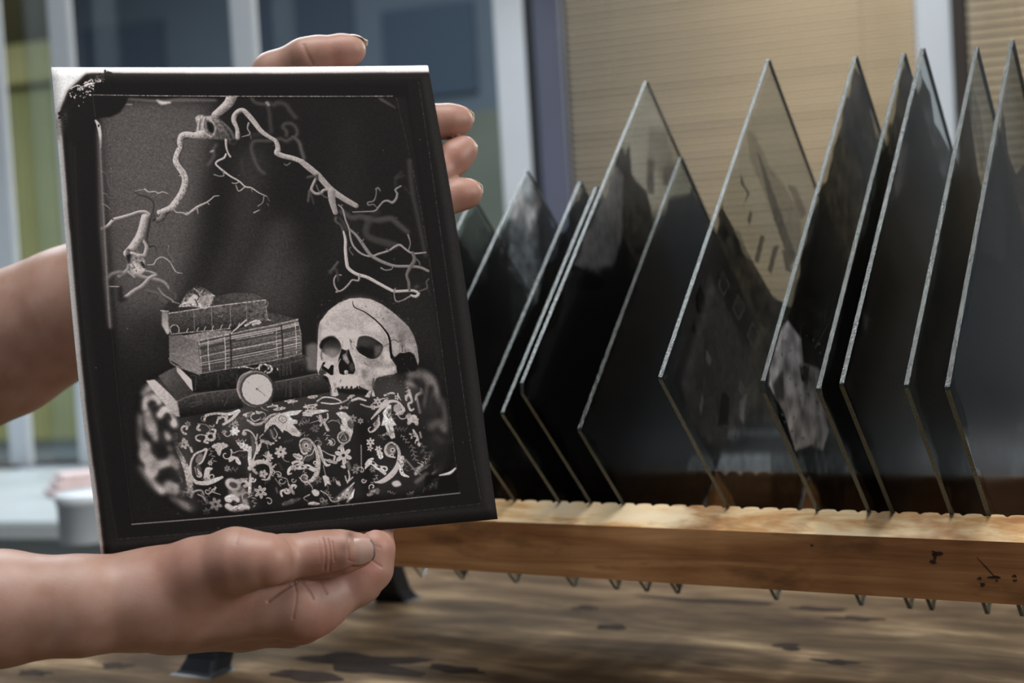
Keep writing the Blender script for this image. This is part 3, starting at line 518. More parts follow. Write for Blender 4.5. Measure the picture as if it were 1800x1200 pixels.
    # cracks
    S([(465, 95), (470, 130), (485, 158), (540, 185), (600, 215), (680, 275), (750, 340), (800, 400), (835, 450), (855, 520), (862, 600), (875, 690)], [5, 8, 10, 9, 11, 13, 15, 17, 20, 22, 26, 24], 16, sh=0)
    S([(690, 300), (760, 370), (820, 460), (845, 540)], 7, 196, blur=3, al=.6); S([(860, 520), (900, 500), (935, 525), (970, 515)], 6, 52, blur=1); S([(790, 575), (850, 540)], 6, 60, blur=1, al=.8); S([(860, 560), (830, 580), (790, 550), (800, 470)], 5, 112, blur=3, al=.6)
    S([(350, 920), (340, 945)], 8, 84, blur=1); S([(980, 560), (985, 630)], 9, 66, blur=2); S([(1010, 600), (1020, 640)], 9, 74, blur=2); c.dab(895, 805, 17, 24, 150); c.dab(900, 808, 12, 18, 182, blur=3)
    S([(600, 690), (640, 710), (720, 730), (760, 760)], 8, 92, blur=3, al=.7, rough=.3); S([(590, 740), (640, 780)], 10, 78, blur=4, al=.6); S([(930, 850), (860, 870), (730, 895)], 8, 92, blur=4, al=.7, rough=.3)
    r = c.a[b[1]:b[3], b[0]:b[2]]
    r *= 1+.035*np.clip(gauss(c.rs.randn(*r.shape).astype(np.float32), .9)*2, -2, 2)*m0

def curl(c, x, y, r, turns, a0, w, v, sgn=1, blur=0):
    t = np.linspace(0, 1, 14); a = a0+sgn*t*turns*2*np.pi; rr = r*(1-.8*t)
    c.stroke(np.c_[x+rr*np.cos(a), y+rr*np.sin(a)], w, v, blur=blur, sh=0)
def flower(c, x, y, r, v, n=6, a0=0., blur=0, sq=1.):
    for k in range(n):
        a = a0+k*2*np.pi/n; c.dab(x+.58*r*np.cos(a), y+.58*r*np.sin(a)*sq, .42*r, .24*r, v, np.arctan2(np.sin(a)*sq, np.cos(a)), blur=blur)
        c.stroke([(x+.35*r*np.cos(a), y+.35*r*np.sin(a)*sq), (x+.75*r*np.cos(a), y+.75*r*np.sin(a)*sq)], .1*r, v*.55, sh=0, al=.8)
    c.dab(x, y, .16*r, .16*r, 40)
def leaf(c, x0, y0, x1, y1, wd, v, teeth=4, blur=0, line=True, curl_=0.):
    d = np.array([x1-x0, y1-y0], float); L = np.hypot(*d); d /= L; n = np.array([-d[1], d[0]]); L_, R_ = [], []
    for k in range(teeth*2+1):
        t = k/(teeth*2); env = np.sin(np.pi*min(1, t*.9+.12))**.8*wd*(1 if k % 2 else .72); q = np.array([x0, y0])+d*L*t+n*curl_*L*t*t
        L_.append(q+n*env); R_.append(q-n*env)
    c.poly(L_+R_[::-1], v, blur=blur, smooth=True, rough=.1)
    if line:
        for t in (.25, .45, .65, .82): q = np.array([x0, y0])+d*L*t+n*curl_*L*t*t; c.dab(q[0], q[1], wd*.22, wd*.3, v*.4, np.arctan2(d[1], d[0]), al=.8)
def sprig(c, x, y, ang, r, v, n=5, blur=0):
    for k in range(n):
        t = (k+.5)/n; q = (x+r*(t-.5)*2*np.cos(ang), y+r*(t-.5)*2*np.sin(ang)); s = (-1)**k
        c.stroke([q, (q[0]+.42*r*np.cos(ang+s*1.1), q[1]+.42*r*np.sin(ang+s*1.1))], [.16*r, .07*r], v, sh=0, blur=blur)

def paint_cloth(c):
    """table covered with a paisley cloth, painted on its own layer and softened towards its sides"""
    top = Canvas(c.W, c.H, c.h, 34); top.rs = np.random.RandomState(11); S, P = top.stroke, top.poly
    # tone: table top lighter, folds
    top.frame(0, 0, 1)
    P([(250, 690), (320, 735), (430, 722), (560, 690), (700, 655), (770, 660), (760, 720), (640, 700), (520, 740), (400, 790), (300, 780)], 66, blur=22, al=.8)
    P([(500, 720), (620, 690), (640, 760), (560, 800), (480, 780)], 56, blur=26, al=.6)
    for pts, v, b_ in (([(315, 760), (330, 900), (352, 900), (336, 760)], 66, 6), ([(434, 790), (440, 900), (450, 900), (446, 790)], 58, 5), ([(452, 800), (458, 900), (480, 900), (476, 800)], 22, 8), ([(628, 740), (640, 880), (660, 880), (650, 740)], 20, 6), ([(730, 700), (760, 850), (800, 850), (760, 690)], 26, 8), ([(352, 770), (350, 900), (430, 900), (426, 800)], 24, 16)): P(pts, v, blur=b_, al=.8)
    V = 168
    # centre panel
    top.frame(400, 680, 5.218)
    S([(-75, 175), (-20, 130), (60, 120), (130, 100)], [16, 20, 16, 22], 150, rough=.3)
    for x, y, rx, ry in ((200, 255, 55, 16), (480, 205, 60, 14), (600, 140, 50, 10), (780, 95, 50, 14), (760, 180, 70, 16), (560, 130, 40, 9), (420, 180, 50, 9), (1060, 195, 40, 10), (300, 240, 30, 9)):
        top.dab(x, y, rx, ry, 150, -.15, al=.85); top.dab(x+6, y, rx*.5, ry*.4, 60, -.15, al=.8)
        for k in range(5): top.dab(x+rx*(top.rs.rand()*2-1), y+ry*(top.rs.rand()*3-1.5), 9, 5, 160, top.rs.rand()*3)
    S([(820, 135), (880, 100), (980, 110), (1040, 145), (960, 160), (860, 150)], 12, 170, sh=0); S([(1040, 150), (1100, 120), (1110, 100)], 14, 110, sh=0)
    # big leaf in the middle of the fold
    S([(190, 310), (260, 350), (340, 330), (400, 270), (480, 250)], [20, 26, 30, 26, 20], 112, rough=.2); S([(220, 290), (250, 320), (300, 300)], 9, 140, sh=0)
    P([(340, 430), (350, 350), (400, 290), (480, 250), (570, 225), (690, 215), (640, 260), (570, 270), (600, 300), (645, 310), (640, 340), (600, 345), (640, 390), (685, 440), (660, 462), (600, 450), (550, 410), (520, 400), (510, 425), (480, 390), (440, 350), (400, 350), (380, 380)], V+14, blur=2, rough=.08)
    S([(470, 300), (490, 270), (530, 280), (545, 310), (510, 335), (480, 310)], 7, 80, sh=0); S([(500, 285), (505, 315), (525, 300)], 6, 90, sh=0); P([(560, 370), (620, 390), (640, 430), (590, 420)], 110, blur=5, al=.7)
    S([(400, 400), (430, 480), (460, 440), (430, 380)], [14, 12, 10, 8], 130, sh=0); P([(375, 390), (425, 400), (445, 470), (400, 470)], 84, blur=6, al=.7)
    for q in ((380, 510), (400, 530), (425, 520), (450, 495), (480, 470), (415, 320), (400, 355)): top.dab(q[0], q[1], 11, 10, 160)
    P([(690, 270), (690, 235), (780, 215), (900, 212), (930, 225), (850, 245), (790, 255), (770, 275)], V, blur=2, rough=.12)
    sprig(top, 700, 330, -.3, 55, 120, 8); sprig(top, 790, 400, .4, 40, 110, 6); sprig(top, 560, 500, -.2, 45, 80, 6); sprig(top, 920, 480, 1.2, 70, 110, 6); sprig(top, 490, 730, 1.1, 40, 72, 6); sprig(top, 1000, 860, .5, 40, 130, 5); sprig(top, 300, 640, -.4, 40, 70, 5)
    # upright paisley left of centre
    S([(150, 430), (155, 405), (190, 400), (235, 430), (270, 500), (270, 580), (245, 660), (215, 740)], [10, 12, 14, 12, 14, 14, 16, 22], 140, sh=0); P([(215, 430), (255, 480), (265, 560), (240, 640), (225, 540)], 78, blur=4, al=.9); top.dab(160, 432, 22, 20, 120, al=.8)
    leaf(top, 225, 590, 90, 510, 34, 178, 4, line=True); leaf(top, 265, 620, 320, 500, 18, 160, 4, line=False); S([(215, 560), (210, 660), (220, 750)], [26, 34, 26], 165, rough=.25); S([(280, 440), (265, 520)], 14, 120, rough=.2)
    S([(210, 750), (260, 700), (340, 690), (395, 720), (405, 790), (370, 850), (320, 850)], [40, 44, 36, 32, 28, 16, 10], 116, rough=.2, sh=.1)
    for k in range(9): a = -2.4+k*.42; top.dab(335+98*np.cos(a), 765+98*np.sin(a), 9, 6, 130, a)
    top.dab(330, 800, 40, 36, 90, al=.8); flower(top, 335, 800, 42, 128, 5)
    # central bird-like paisley
    S([(730, 640), (690, 600), (665, 540), (680, 490), (740, 480), (790, 530), (820, 600), (835, 690), (820, 790), (770, 860), (700, 870), (660, 830)], [14, 15, 16, 18, 18, 22, 30, 42, 44, 34, 18, 8], 130, rough=.16, sh=.1)
    top.dab(728, 545, 52, 60, 96); P([(690, 580), (740, 620), (790, 560), (800, 650), (740, 690), (700, 680)], 62, blur=3); S([(690, 690), (720, 640), (775, 620), (800, 560)], 7, 170, sh=0)
    for q, r in (((722, 540), 20), ((750, 578), 14), ((803, 697), 17), ((812, 738), 13), ((812, 775), 11)): top.dab(q[0], q[1], r, r*1.1, 178); top.dab(q[0]+1, q[1]+2, r*.5, r*.5, 28)
    S([(680, 590), (700, 615), (730, 610)], 18, 150, sh=0); S([(670, 520), (690, 500), (720, 495), (760, 520)], 6, 54, sh=0)
    leaf(top, 690, 660, 600, 620, 32, 178, 3); S([(790, 760), (730, 730), (660, 745), (600, 735), (565, 765), (560, 800), (590, 795)], [40, 40, 32, 30, 26, 18, 10], 172, rough=.1, sh=0); S([(600, 700), (640, 685), (690, 700), (640, 720)], 22, 165, sh=0)
    for x, y in ((740, 740), (690, 735), (640, 730), (600, 750)): top.dab(x, y, 14, 9, 44, .3)
    S([(835, 545), (855, 600), (875, 670), (910, 720), (940, 715)], [24, 26, 22, 26, 12], 172, sh=0); S([(838, 560), (858, 620), (880, 690)], 5, 60, sh=0)
    S([(870, 585), (930, 620), (985, 635)], [6, 8, 14], 135, sh=0); flower(top, 1062, 630, 82, V+8, 6, .35); S([(1060, 700), (1075, 740), (1050, 730)], 20, 172, sh=0); S([(985, 640), (975, 690), (1000, 690)], 18, 150, sh=0)
    top.dab(715, 832, 30, 24, 80); curl(top, 715, 832, 44, .8, 2.5, 9, 128)
    S([(880, 720), (895, 790), (910, 850)], 8, 110, sh=0); P([(870, 820), (900, 810), (930, 830), (945, 900), (920, 885), (895, 915), (885, 870)], 172, blur=2, rough=.1)
    # flowers
    flower(top, 492, 600, 58, 168, 7, .2); S([(505, 650), (530, 680), (570, 690)], 6, 120, sh=0); flower(top, 75, 410, 46, 178, 6); top.dab(75, 410, 24, 20, 190, blur=3); sprig(top, 90, 480, .5, 32, 70)
    flower(top, 305, 965, 62, 128, 6, .4, blur=2); sprig(top, 240, 1040, 1.3, 60, 128, 5, 2); flower(top, 1065, 335, 30, 120, 5); flower(top, 870, 330, 44, 150, 4, .6, 2); S([(850, 270), (870, 330)], 26, 140, blur=3); S([(915, 250), (920, 290), (890, 330), (920, 400)], [14, 16, 20, 30], 138, blur=2); S([(920, 330), (960, 310), (1020, 330), (1060, 400)], 8, 110, sh=0)
    S([(40, 580), (60, 610), (110, 590), (170, 590)], [16, 7, 6, 5], 120, sh=0); leaf(top, 70, 640, 20, 690, 20, 160, 2); leaf(top, 80, 645, 130, 715, 18, 160, 2); sprig(top, 150, 640, .3, 50, 66, 5); sprig(top, 40, 760, 0, 60, 84, 6, 3)
    # right column of the centre panel
    P([(990, 245), (1030, 230), (1080, 240), (1130, 290), (1148, 340), (1148, 420), (1120, 500), (1100, 510), (1085, 440), (1060, 360), (1040, 300)], 176, blur=2, rough=.1); top.dab(1125, 345, 30, 45, 84, -.3); leaf(top, 1040, 360, 1120, 500, 26, 186, 4, line=False)
    top.dab(1065, 465, 62, 62, 128); top.dab(1065, 468, 48, 46, 62); S([(1030, 470), (1060, 430), (1090, 490), (1050, 490)], 9, 120, sh=0)
    # bottom of centre panel
    S([(460, 800), (500, 830), (545, 845), (560, 890)], [12, 7, 7, 9], 130, sh=0); S([(440, 840), (490, 910)], 8, 100, sh=0); curl(top, 545, 950, 34, .9, 0, 18, 160); S([(560, 960), (600, 905), (630, 910), (620, 930)], [24, 26, 18, 10], 165, sh=0); S([(500, 1000), (490, 960), (540, 940)], 20, 150, sh=0); S([(450, 930), (460, 970)], 16, 80, blur=3); curl(top, 605, 855, 26, .8, 0, 10, 112)
    P([(770, 960), (800, 940), (840, 960), (835, 995), (800, 1000)], 178, blur=3, smooth=True); P([(735, 1068), (780, 1050), (850, 1070), (820, 1085), (750, 1082)], 182, blur=3, smooth=True); leaf(top, 500, 1080, 680, 1020, 26, 84, 3, blur=4, line=False); curl(top, 870, 1030, 28, .8, 1, 14, 90, blur=3); sprig(top, 760, 900, -.2, 60, 60, 7, 2); sprig(top, 930, 985, 1, 45, 140, 6)
    S([(930, 1010), (960, 1050), (1020, 1040), (1080, 960), (1120, 920), (1160, 880)], [10, 16, 20, 20, 16, 12], 128, sh=0); P([(960, 1040), (1080, 930), (1150, 900), (1148, 1000), (1060, 1040)], 88, blur=4, al=.85)
    for x, y in ((1100, 945), (1060, 985), (1020, 1020)): top.dab(x, y, 12, 12, 165)
    for k in range(7): S([(1090+k*9, 1060-k*8), (1120+k*7, 1010-k*12)], [12, 6], 186, sh=0)
    S([(1110, 770), (1120, 830), (1100, 880)], 16, 126, blur=2); S([(1080, 820), (1100, 870), (1150, 830)], 12, 126, blur=2)
    # ornaments along the first fold, left
    S([(215, 800), (212, 880), (205, 980)], [10, 26, 30], 160, blur=2, rough=.25); curl(top, 235, 850, 26, .9, 0, 14, 165); curl(top, 160, 900, 50, .7, 3.2, 30, 130, blur=2)
    P([(0, 850), (110, 870), (190, 960), (200, 1090), (120, 1120), (20, 1010)], 92, blur=9, rough=.4, ns=5, al=.8); S([(0, 1040), (60, 1020), (100, 1050)], [30, 34, 24], 172, blur=4); S([(60, 1120), (130, 1100), (190, 1110)], [40, 44, 36], 172, blur=5)
    # left panel
    top.frame(230, 640, 4.445)
    S([(585, 440), (600, 405), (680, 390), (770, 395), (850, 370)], [16, 22, 16, 22, 26], 165, rough=.15, sh=0); S([(680, 465), (700, 420), (740, 420), (760, 450), (730, 475), (800, 430), (840, 380)], [14, 14, 12, 12, 18, 22, 26], 150, rough=.15, sh=0); sprig(top, 800, 470, -.6, 40, 112, 6)
    flower(top, 820, 528, 36, 186, 6); top.dab(820, 528, 18, 16, 190); top.dab(590, 505, 46, 34, 60); S([(535, 470), (600, 480), (630, 520), (600, 545)], 8, 112, sh=0); S([(545, 480), (530, 510), (550, 520)], 18, 150, sh=0); S([(550, 605), (525, 595), (520, 570), (560, 555), (620, 570)], [14, 14, 10, 8, 8], 140, sh=0)
    top.dab(632, 572, 42, 36, 150); top.dab(632, 570, 20, 17, 40); S([(660, 560), (670, 520), (645, 515)], 16, 168, sh=0); S([(600, 590), (585, 610), (610, 618)], 16, 168, sh=0); S([(625, 485), (650, 495), (660, 480)], 12, 120, sh=0); sprig(top, 695, 565, 1.2, 30, 112, 5)
    leaf(top, 690, 620, 700, 720, 30, 135, 3, line=False); leaf(top, 690, 640, 770, 640, 28, 135, 3, line=False); leaf(top, 690, 640, 640, 650, 24, 135, 3, line=False); sprig(top, 640, 710, 1.3, 60, 92, 6)
    S([(480, 870), (478, 780), (510, 710), (570, 680), (600, 670), (570, 760), (530, 800), (560, 870), (530, 880), (510, 810)], [12, 14, 16, 14, 20, 12, 14, 12, 10, 8], 134, sh=0); top.dab(545, 740, 26, 42, 84, .5); P([(540, 780), (560, 820), (560, 880), (520, 870), (510, 810)], 60, blur=3); S([(530, 820), (550, 860)], 6, 150, sh=0)
    S([(470, 800), (478, 870), (520, 925), (600, 930), (660, 910), (720, 885)], [12, 16, 28, 34, 34, 18], 144, rough=.15, sh=0); S([(600, 880), (610, 830), (640, 820)], [40, 40, 16], 136, blur=2); S([(560, 900), (660, 890)], 8, 60, sh=0)
    S([(360, 560), (365, 640), (410, 740), (445, 820), (465, 900), (475, 1000)], [40, 26, 34, 44, 50, 40], 132, blur=3, rough=.3); flower(top, 428, 630, 40, 160, 6, .2, 2); curl(top, 440, 510, 40, .8, 1.5, 16, 148, blur=1); S([(480, 660), (490, 690)], 18, 130, blur=3); flower(top, 665, 1095, 54, 112, 6, .3, 4)
    S([(480, 1040), (500, 1000), (560, 990), (580, 1040)], [22, 16, 12, 10], 124, blur=3); sprig(top, 560, 1080, .6, 40, 110, 4, 3); S([(780, 1070), (750, 1050), (800, 1035), (840, 1060)], 26, 175, blur=4); S([(760, 1110), (800, 1135), (870, 1130)], 40, 165, blur=5); top.dab(800, 940, 62, 46, 112, .4, blur=5); top.dab(805, 945, 34, 22, 60, .4, blur=4)
    leaf(top, 800, 740, 770, 760, 16, 150, 2); leaf(top, 830, 745, 860, 790, 16, 165, 2); sprig(top, 780, 820, 0, 40, 70, 5, 2)
    # right panel
    top.frame(590, 640, 4.617)
    S([(200, 330), (260, 350), (340, 350), (400, 300), (410, 280), (330, 300), (280, 340)], [14, 14, 18, 22, 10, 8, 8], 122, rough=.15, sh=0); S([(130, 300), (180, 285), (240, 300)], [20, 22, 14], 150, rough=.2); S([(390, 260), (440, 240), (465, 245)], 16, 122, rough=.3); flower(top, 490, 275, 24, 130, 5)
    S([(285, 450), (330, 400), (390, 340), (430, 310), (490, 310), (530, 350), (545, 380), (510, 400), (470, 380)], [10, 22, 34, 26, 18, 24, 26, 24, 12], 130, rough=.18, sh=.1); top.dab(495, 360, 34, 34, 92)
    P([(420, 330), (445, 340), (440, 400), (450, 440), (490, 500), (460, 505), (480, 600), (450, 612), (420, 570), (395, 500), (365, 505), (385, 430), (375, 400)], 174, blur=2, rough=.1); P([(415, 380), (440, 360), (448, 420), (425, 450), (405, 420)], 50, blur=3); S([(415, 390), (425, 430), (440, 395)], 7, 140, sh=0); S([(420, 500), (435, 540), (440, 580)], 9, 92, blur=1)
    S([(340, 440), (345, 490), (310, 540), (275, 555), (262, 530), (280, 515)], [10, 26, 18, 12, 9, 8], 122, sh=0); P([(310, 470), (340, 460), (335, 510), (305, 530)], 84, blur=4); S([(350, 450), (345, 420)], 9, 110, sh=0)
    S([(495, 415), (510, 435), (530, 450), (575, 440)], [8, 9, 10, 8], 112, sh=0); leaf(top, 620, 420, 580, 500, 30, 128, 3, line=False); leaf(top, 620, 420, 660, 505, 30, 124, 3, line=False); leaf(top, 600, 410, 560, 440, 20, 112, 2, line=False)
    S([(565, 300), (560, 270), (590, 260), (610, 310), (580, 330), (600, 380), (625, 370)], [14, 16, 18, 20, 18, 20, 14], 124, blur=2, sh=0); S([(585, 220), (605, 280)], [26, 20], 120, blur=3); S([(640, 300), (650, 260), (690, 240), (685, 210)], [14, 22, 34, 20], 118, blur=5); S([(650, 280), (665, 340), (680, 400)], [18, 24, 26], 104, blur=6)
    sprig(top, 515, 530, .1, 55, 84, 8, 1); flower(top, 280, 635, 36, 150, 6, .5); flower(top, 278, 685, 26, 140, 5); sprig(top, 370, 595, .7, 36, 92, 6); sprig(top, 555, 610, .9, 46, 120, 6); flower(top, 620, 580, 34, 130, 4, .4, 1); S([(625, 540), (660, 600), (655, 640)], [16, 20, 36], 140, blur=2); top.dab(655, 645, 10, 20, 40, .3); sprig(top, 630, 720, 1.3, 70, 92, 8, 2); S([(680, 560), (690, 600)], 18, 100, blur=3)
    S([(480, 760), (420, 740), (400, 700), (415, 660), (455, 640), (500, 680), (515, 750), (500, 830), (450, 900), (380, 950), (320, 960)], [12, 24, 22, 18, 16, 22, 30, 40, 44, 36, 10], 118, rough=.15, sh=.1, blur=1); top.dab(450, 700, 40, 42, 84)
    for q, r in (((460, 700), 19), ((455, 742), 14)): top.dab(q[0], q[1], r, r, 170); top.dab(q[0], q[1], r*.5, r*.5, 36)
    leaf(top, 370, 770, 345, 690, 26, 165, 3); S([(400, 850), (340, 840), (290, 800), (250, 830), (240, 850)], [44, 36, 32, 22, 10], 156, sh=0, rough=.12); S([(300, 770), (270, 780), (245, 815)], 18, 160, sh=0); S([(360, 860), (400, 890)], 24, 130, blur=2)
    for x, y in ((395, 850), (350, 835), (305, 805)): top.dab(x, y, 15, 9, 40, .5)
    S([(540, 760), (525, 820), (540, 890), (590, 915)], [30, 32, 30, 12], 165, sh=0, blur=1)
    for y in (780, 810, 840, 870): top.dab(535, y, 7, 7, 50)
    S([(570, 780), (640, 860), (690, 900)], [14, 12, 10], 92, blur=4); leaf(top, 640, 900, 720, 800, 24, 96, 3, blur=4, line=False); P([(455, 965), (500, 945), (530, 980), (480, 995)], 150, blur=6, smooth=True); S([(290, 1040), (340, 1030)], 34, 92, blur=8); S([(660, 960), (740, 900)], 40, 70, blur=9); sprig(top, 720, 720, 1.2, 90, 92, 7, 5); S([(100, 800), (115, 850)], 30, 84, blur=3)
    P([(700, 1050), (730, 990), (840, 910), (810, 1020), (780, 1050)], 70, blur=6, rough=.3); 
    for k in range(26): top.dab(710+top.rs.rand()*100, 1000+top.rs.rand()*50, 6, 4, 140, top.rs.rand()*3, al=.6)
    for y in range(660, 870, 18): S([(190+y*.02, y), (196+y*.02, y+12)], 7, 128, al=.8)
    flower(top, 160, 860, 34, 104, 6, 0, 2); curl(top, 225, 945, 22, .9, 0, 12, 104, blur=1)
    # small filler sprigs all over the weave
    top.frame(0, 0, 1)
    for k in range(150):
        x, y = 305+500*top.rs.rand(), 690+210*top.rs.rand(); v = 70+70*top.rs.rand(); q = k % 5
        if q == 0: sprig(top, x, y, top.rs.rand()*3, 7+5*top.rs.rand(), v, 6)
        elif q == 1: flower(top, x, y, 4+4*top.rs.rand(), v+20, 6, top.rs.rand())
        elif q == 2: curl(top, x, y, 6+5*top.rs.rand(), .8, top.rs.rand()*6, 1.8, v)
        elif q == 3: leaf(top, x, y, x+14*top.rs.randn(), y+10*top.rs.randn(), 3.5, v, 3, line=False)
        else: S([(x, y), (x+8*top.rs.randn(), y+6), (x+10*top.rs.randn(), y+12)], [2.4, 1], v, sh=0)
    # blurred side drapes
    eng = gauss(top.rs.randn(c.H, c.W).astype(np.float32), .9)-gauss(top.rs.randn(c.H, c.W).astype(np.float32), 2.2)*.6
    eng = np.clip(eng/eng.std()*.5+.35, 0, 1); mot = np.clip((top.a-90)/60, 0, 1)
    fold = 1+.16*np.clip(top.noise(26), -1.6, 1.6)
    sharp = top.a*(1-.30*mot*eng)*fold*np.where(top.a > 90, 1.28, 1.1)
    soft = Canvas(c.W, c.H, c.h, 36); soft.frame(230, 640, 4.445); Z = soft.stroke
    for pts, w, v in (([(120, 220), (170, 180), (240, 200)], 70, 150), ([(130, 350), (140, 290), (190, 260), (230, 300)], 50, 176), ([(240, 410), (300, 360), (360, 480), (330, 400)], 46, 196), ([(150, 400), (180, 500), (210, 590)], [60, 90, 40], 140), ([(80, 420), (80, 560), (120, 640)], 60, 110), ([(130, 640), (130, 720), (180, 780), (160, 860)], [70, 90, 90, 90], 150), ([(180, 830), (250, 790), (310, 770)], [80, 70, 60], 140), ([(280, 550), (310, 580)], 50, 130), ([(330, 740), (370, 800)], 60, 112),
                      ([(70, 830), (140, 920), (240, 990)], [60, 90, 80], 140), ([(310, 960), (350, 980)], 90, 150), ([(330, 1060), (430, 1110), (490, 1150)], [50, 70, 50], 120), ([(400, 860), (430, 960), (420, 1020)], 50, 74), ([(310, 660), (320, 665)], 40, 100), ([(470, 1140), (500, 1120)], 34, 165), ([(200, 960), (240, 1000)], 30, 190)): Z(pts, w, v, blur=14, sh=0)
    for pts in ([(170, 330), (200, 310)], [(300, 400), (320, 440)], [(250, 850), (330, 840), (360, 900)], [(250, 480), (260, 560), (270, 720)]): Z(pts, 34, 40, blur=12, sh=0)
    soft.frame(590, 640, 4.617)
    for pts, w, v in (([(600, 100), (680, 90), (740, 150), (745, 240), (720, 340)], [70, 80, 80, 70, 50], 96), ([(700, 60), (770, 120), (810, 230), (830, 310)], [60, 60, 60, 50], 92), ([(580, 170), (640, 180)], 60, 130), ([(860, 300), (890, 420), (880, 520)], [60, 60, 70], 82), ([(760, 520), (830, 480), (880, 530)], 60, 78), ([(800, 600), (850, 630)], 60, 48), ([(920, 500), (940, 640)], 50, 60), ([(350, 170), (380, 190)], 40, 92)): Z(pts, w, v, blur=16, sh=0)
    for pts in ([(640, 150), (680, 190)], [(760, 200), (740, 330), (730, 440)]): Z(pts, 50, 34, blur=14, sh=0)
    soft.a *= 1+.12*np.clip(soft.noise(9), -2, 2)
    # region masks
    full = np.zeros((c.H, c.W), np.float32)
    c.frame(0, 0, 1)
    body = [(240, 800), (243, 740), (250, 690), (270, 665), (330, 640), (420, 690), (560, 668), (700, 650), (728, 640), (765, 660), (785, 710), (795, 800), (790, 830), (740, 868), (640, 880), (480, 900), (330, 903), (280, 870), (250, 838)]
    b, m = c.mask(body, 5); full[b[1]:b[3], b[0]:b[2]] = m
    side = np.zeros_like(full)
    for q in ([(200, 600), (300, 690), (316, 735), (318, 800), (326, 860), (345, 930), (200, 930)], [(735, 620), (738, 690), (736, 720), (752, 790), (770, 870), (840, 870), (840, 600)], [(690, 640), (740, 640), (740, 684), (700, 676)]):
        b, m = c.mask(q, 6); side[b[1]:b[3], b[0]:b[2]] = np.maximum(side[b[1]:b[3], b[0]:b[2]], m)
    edge = np.clip((gauss(full, 9)-.25)*1.5, .2, 1)
    lay = sharp*(1-side)+soft.a*side
    lay = lay*(.35+.65*edge)
    c.a += (lay-c.a)*full

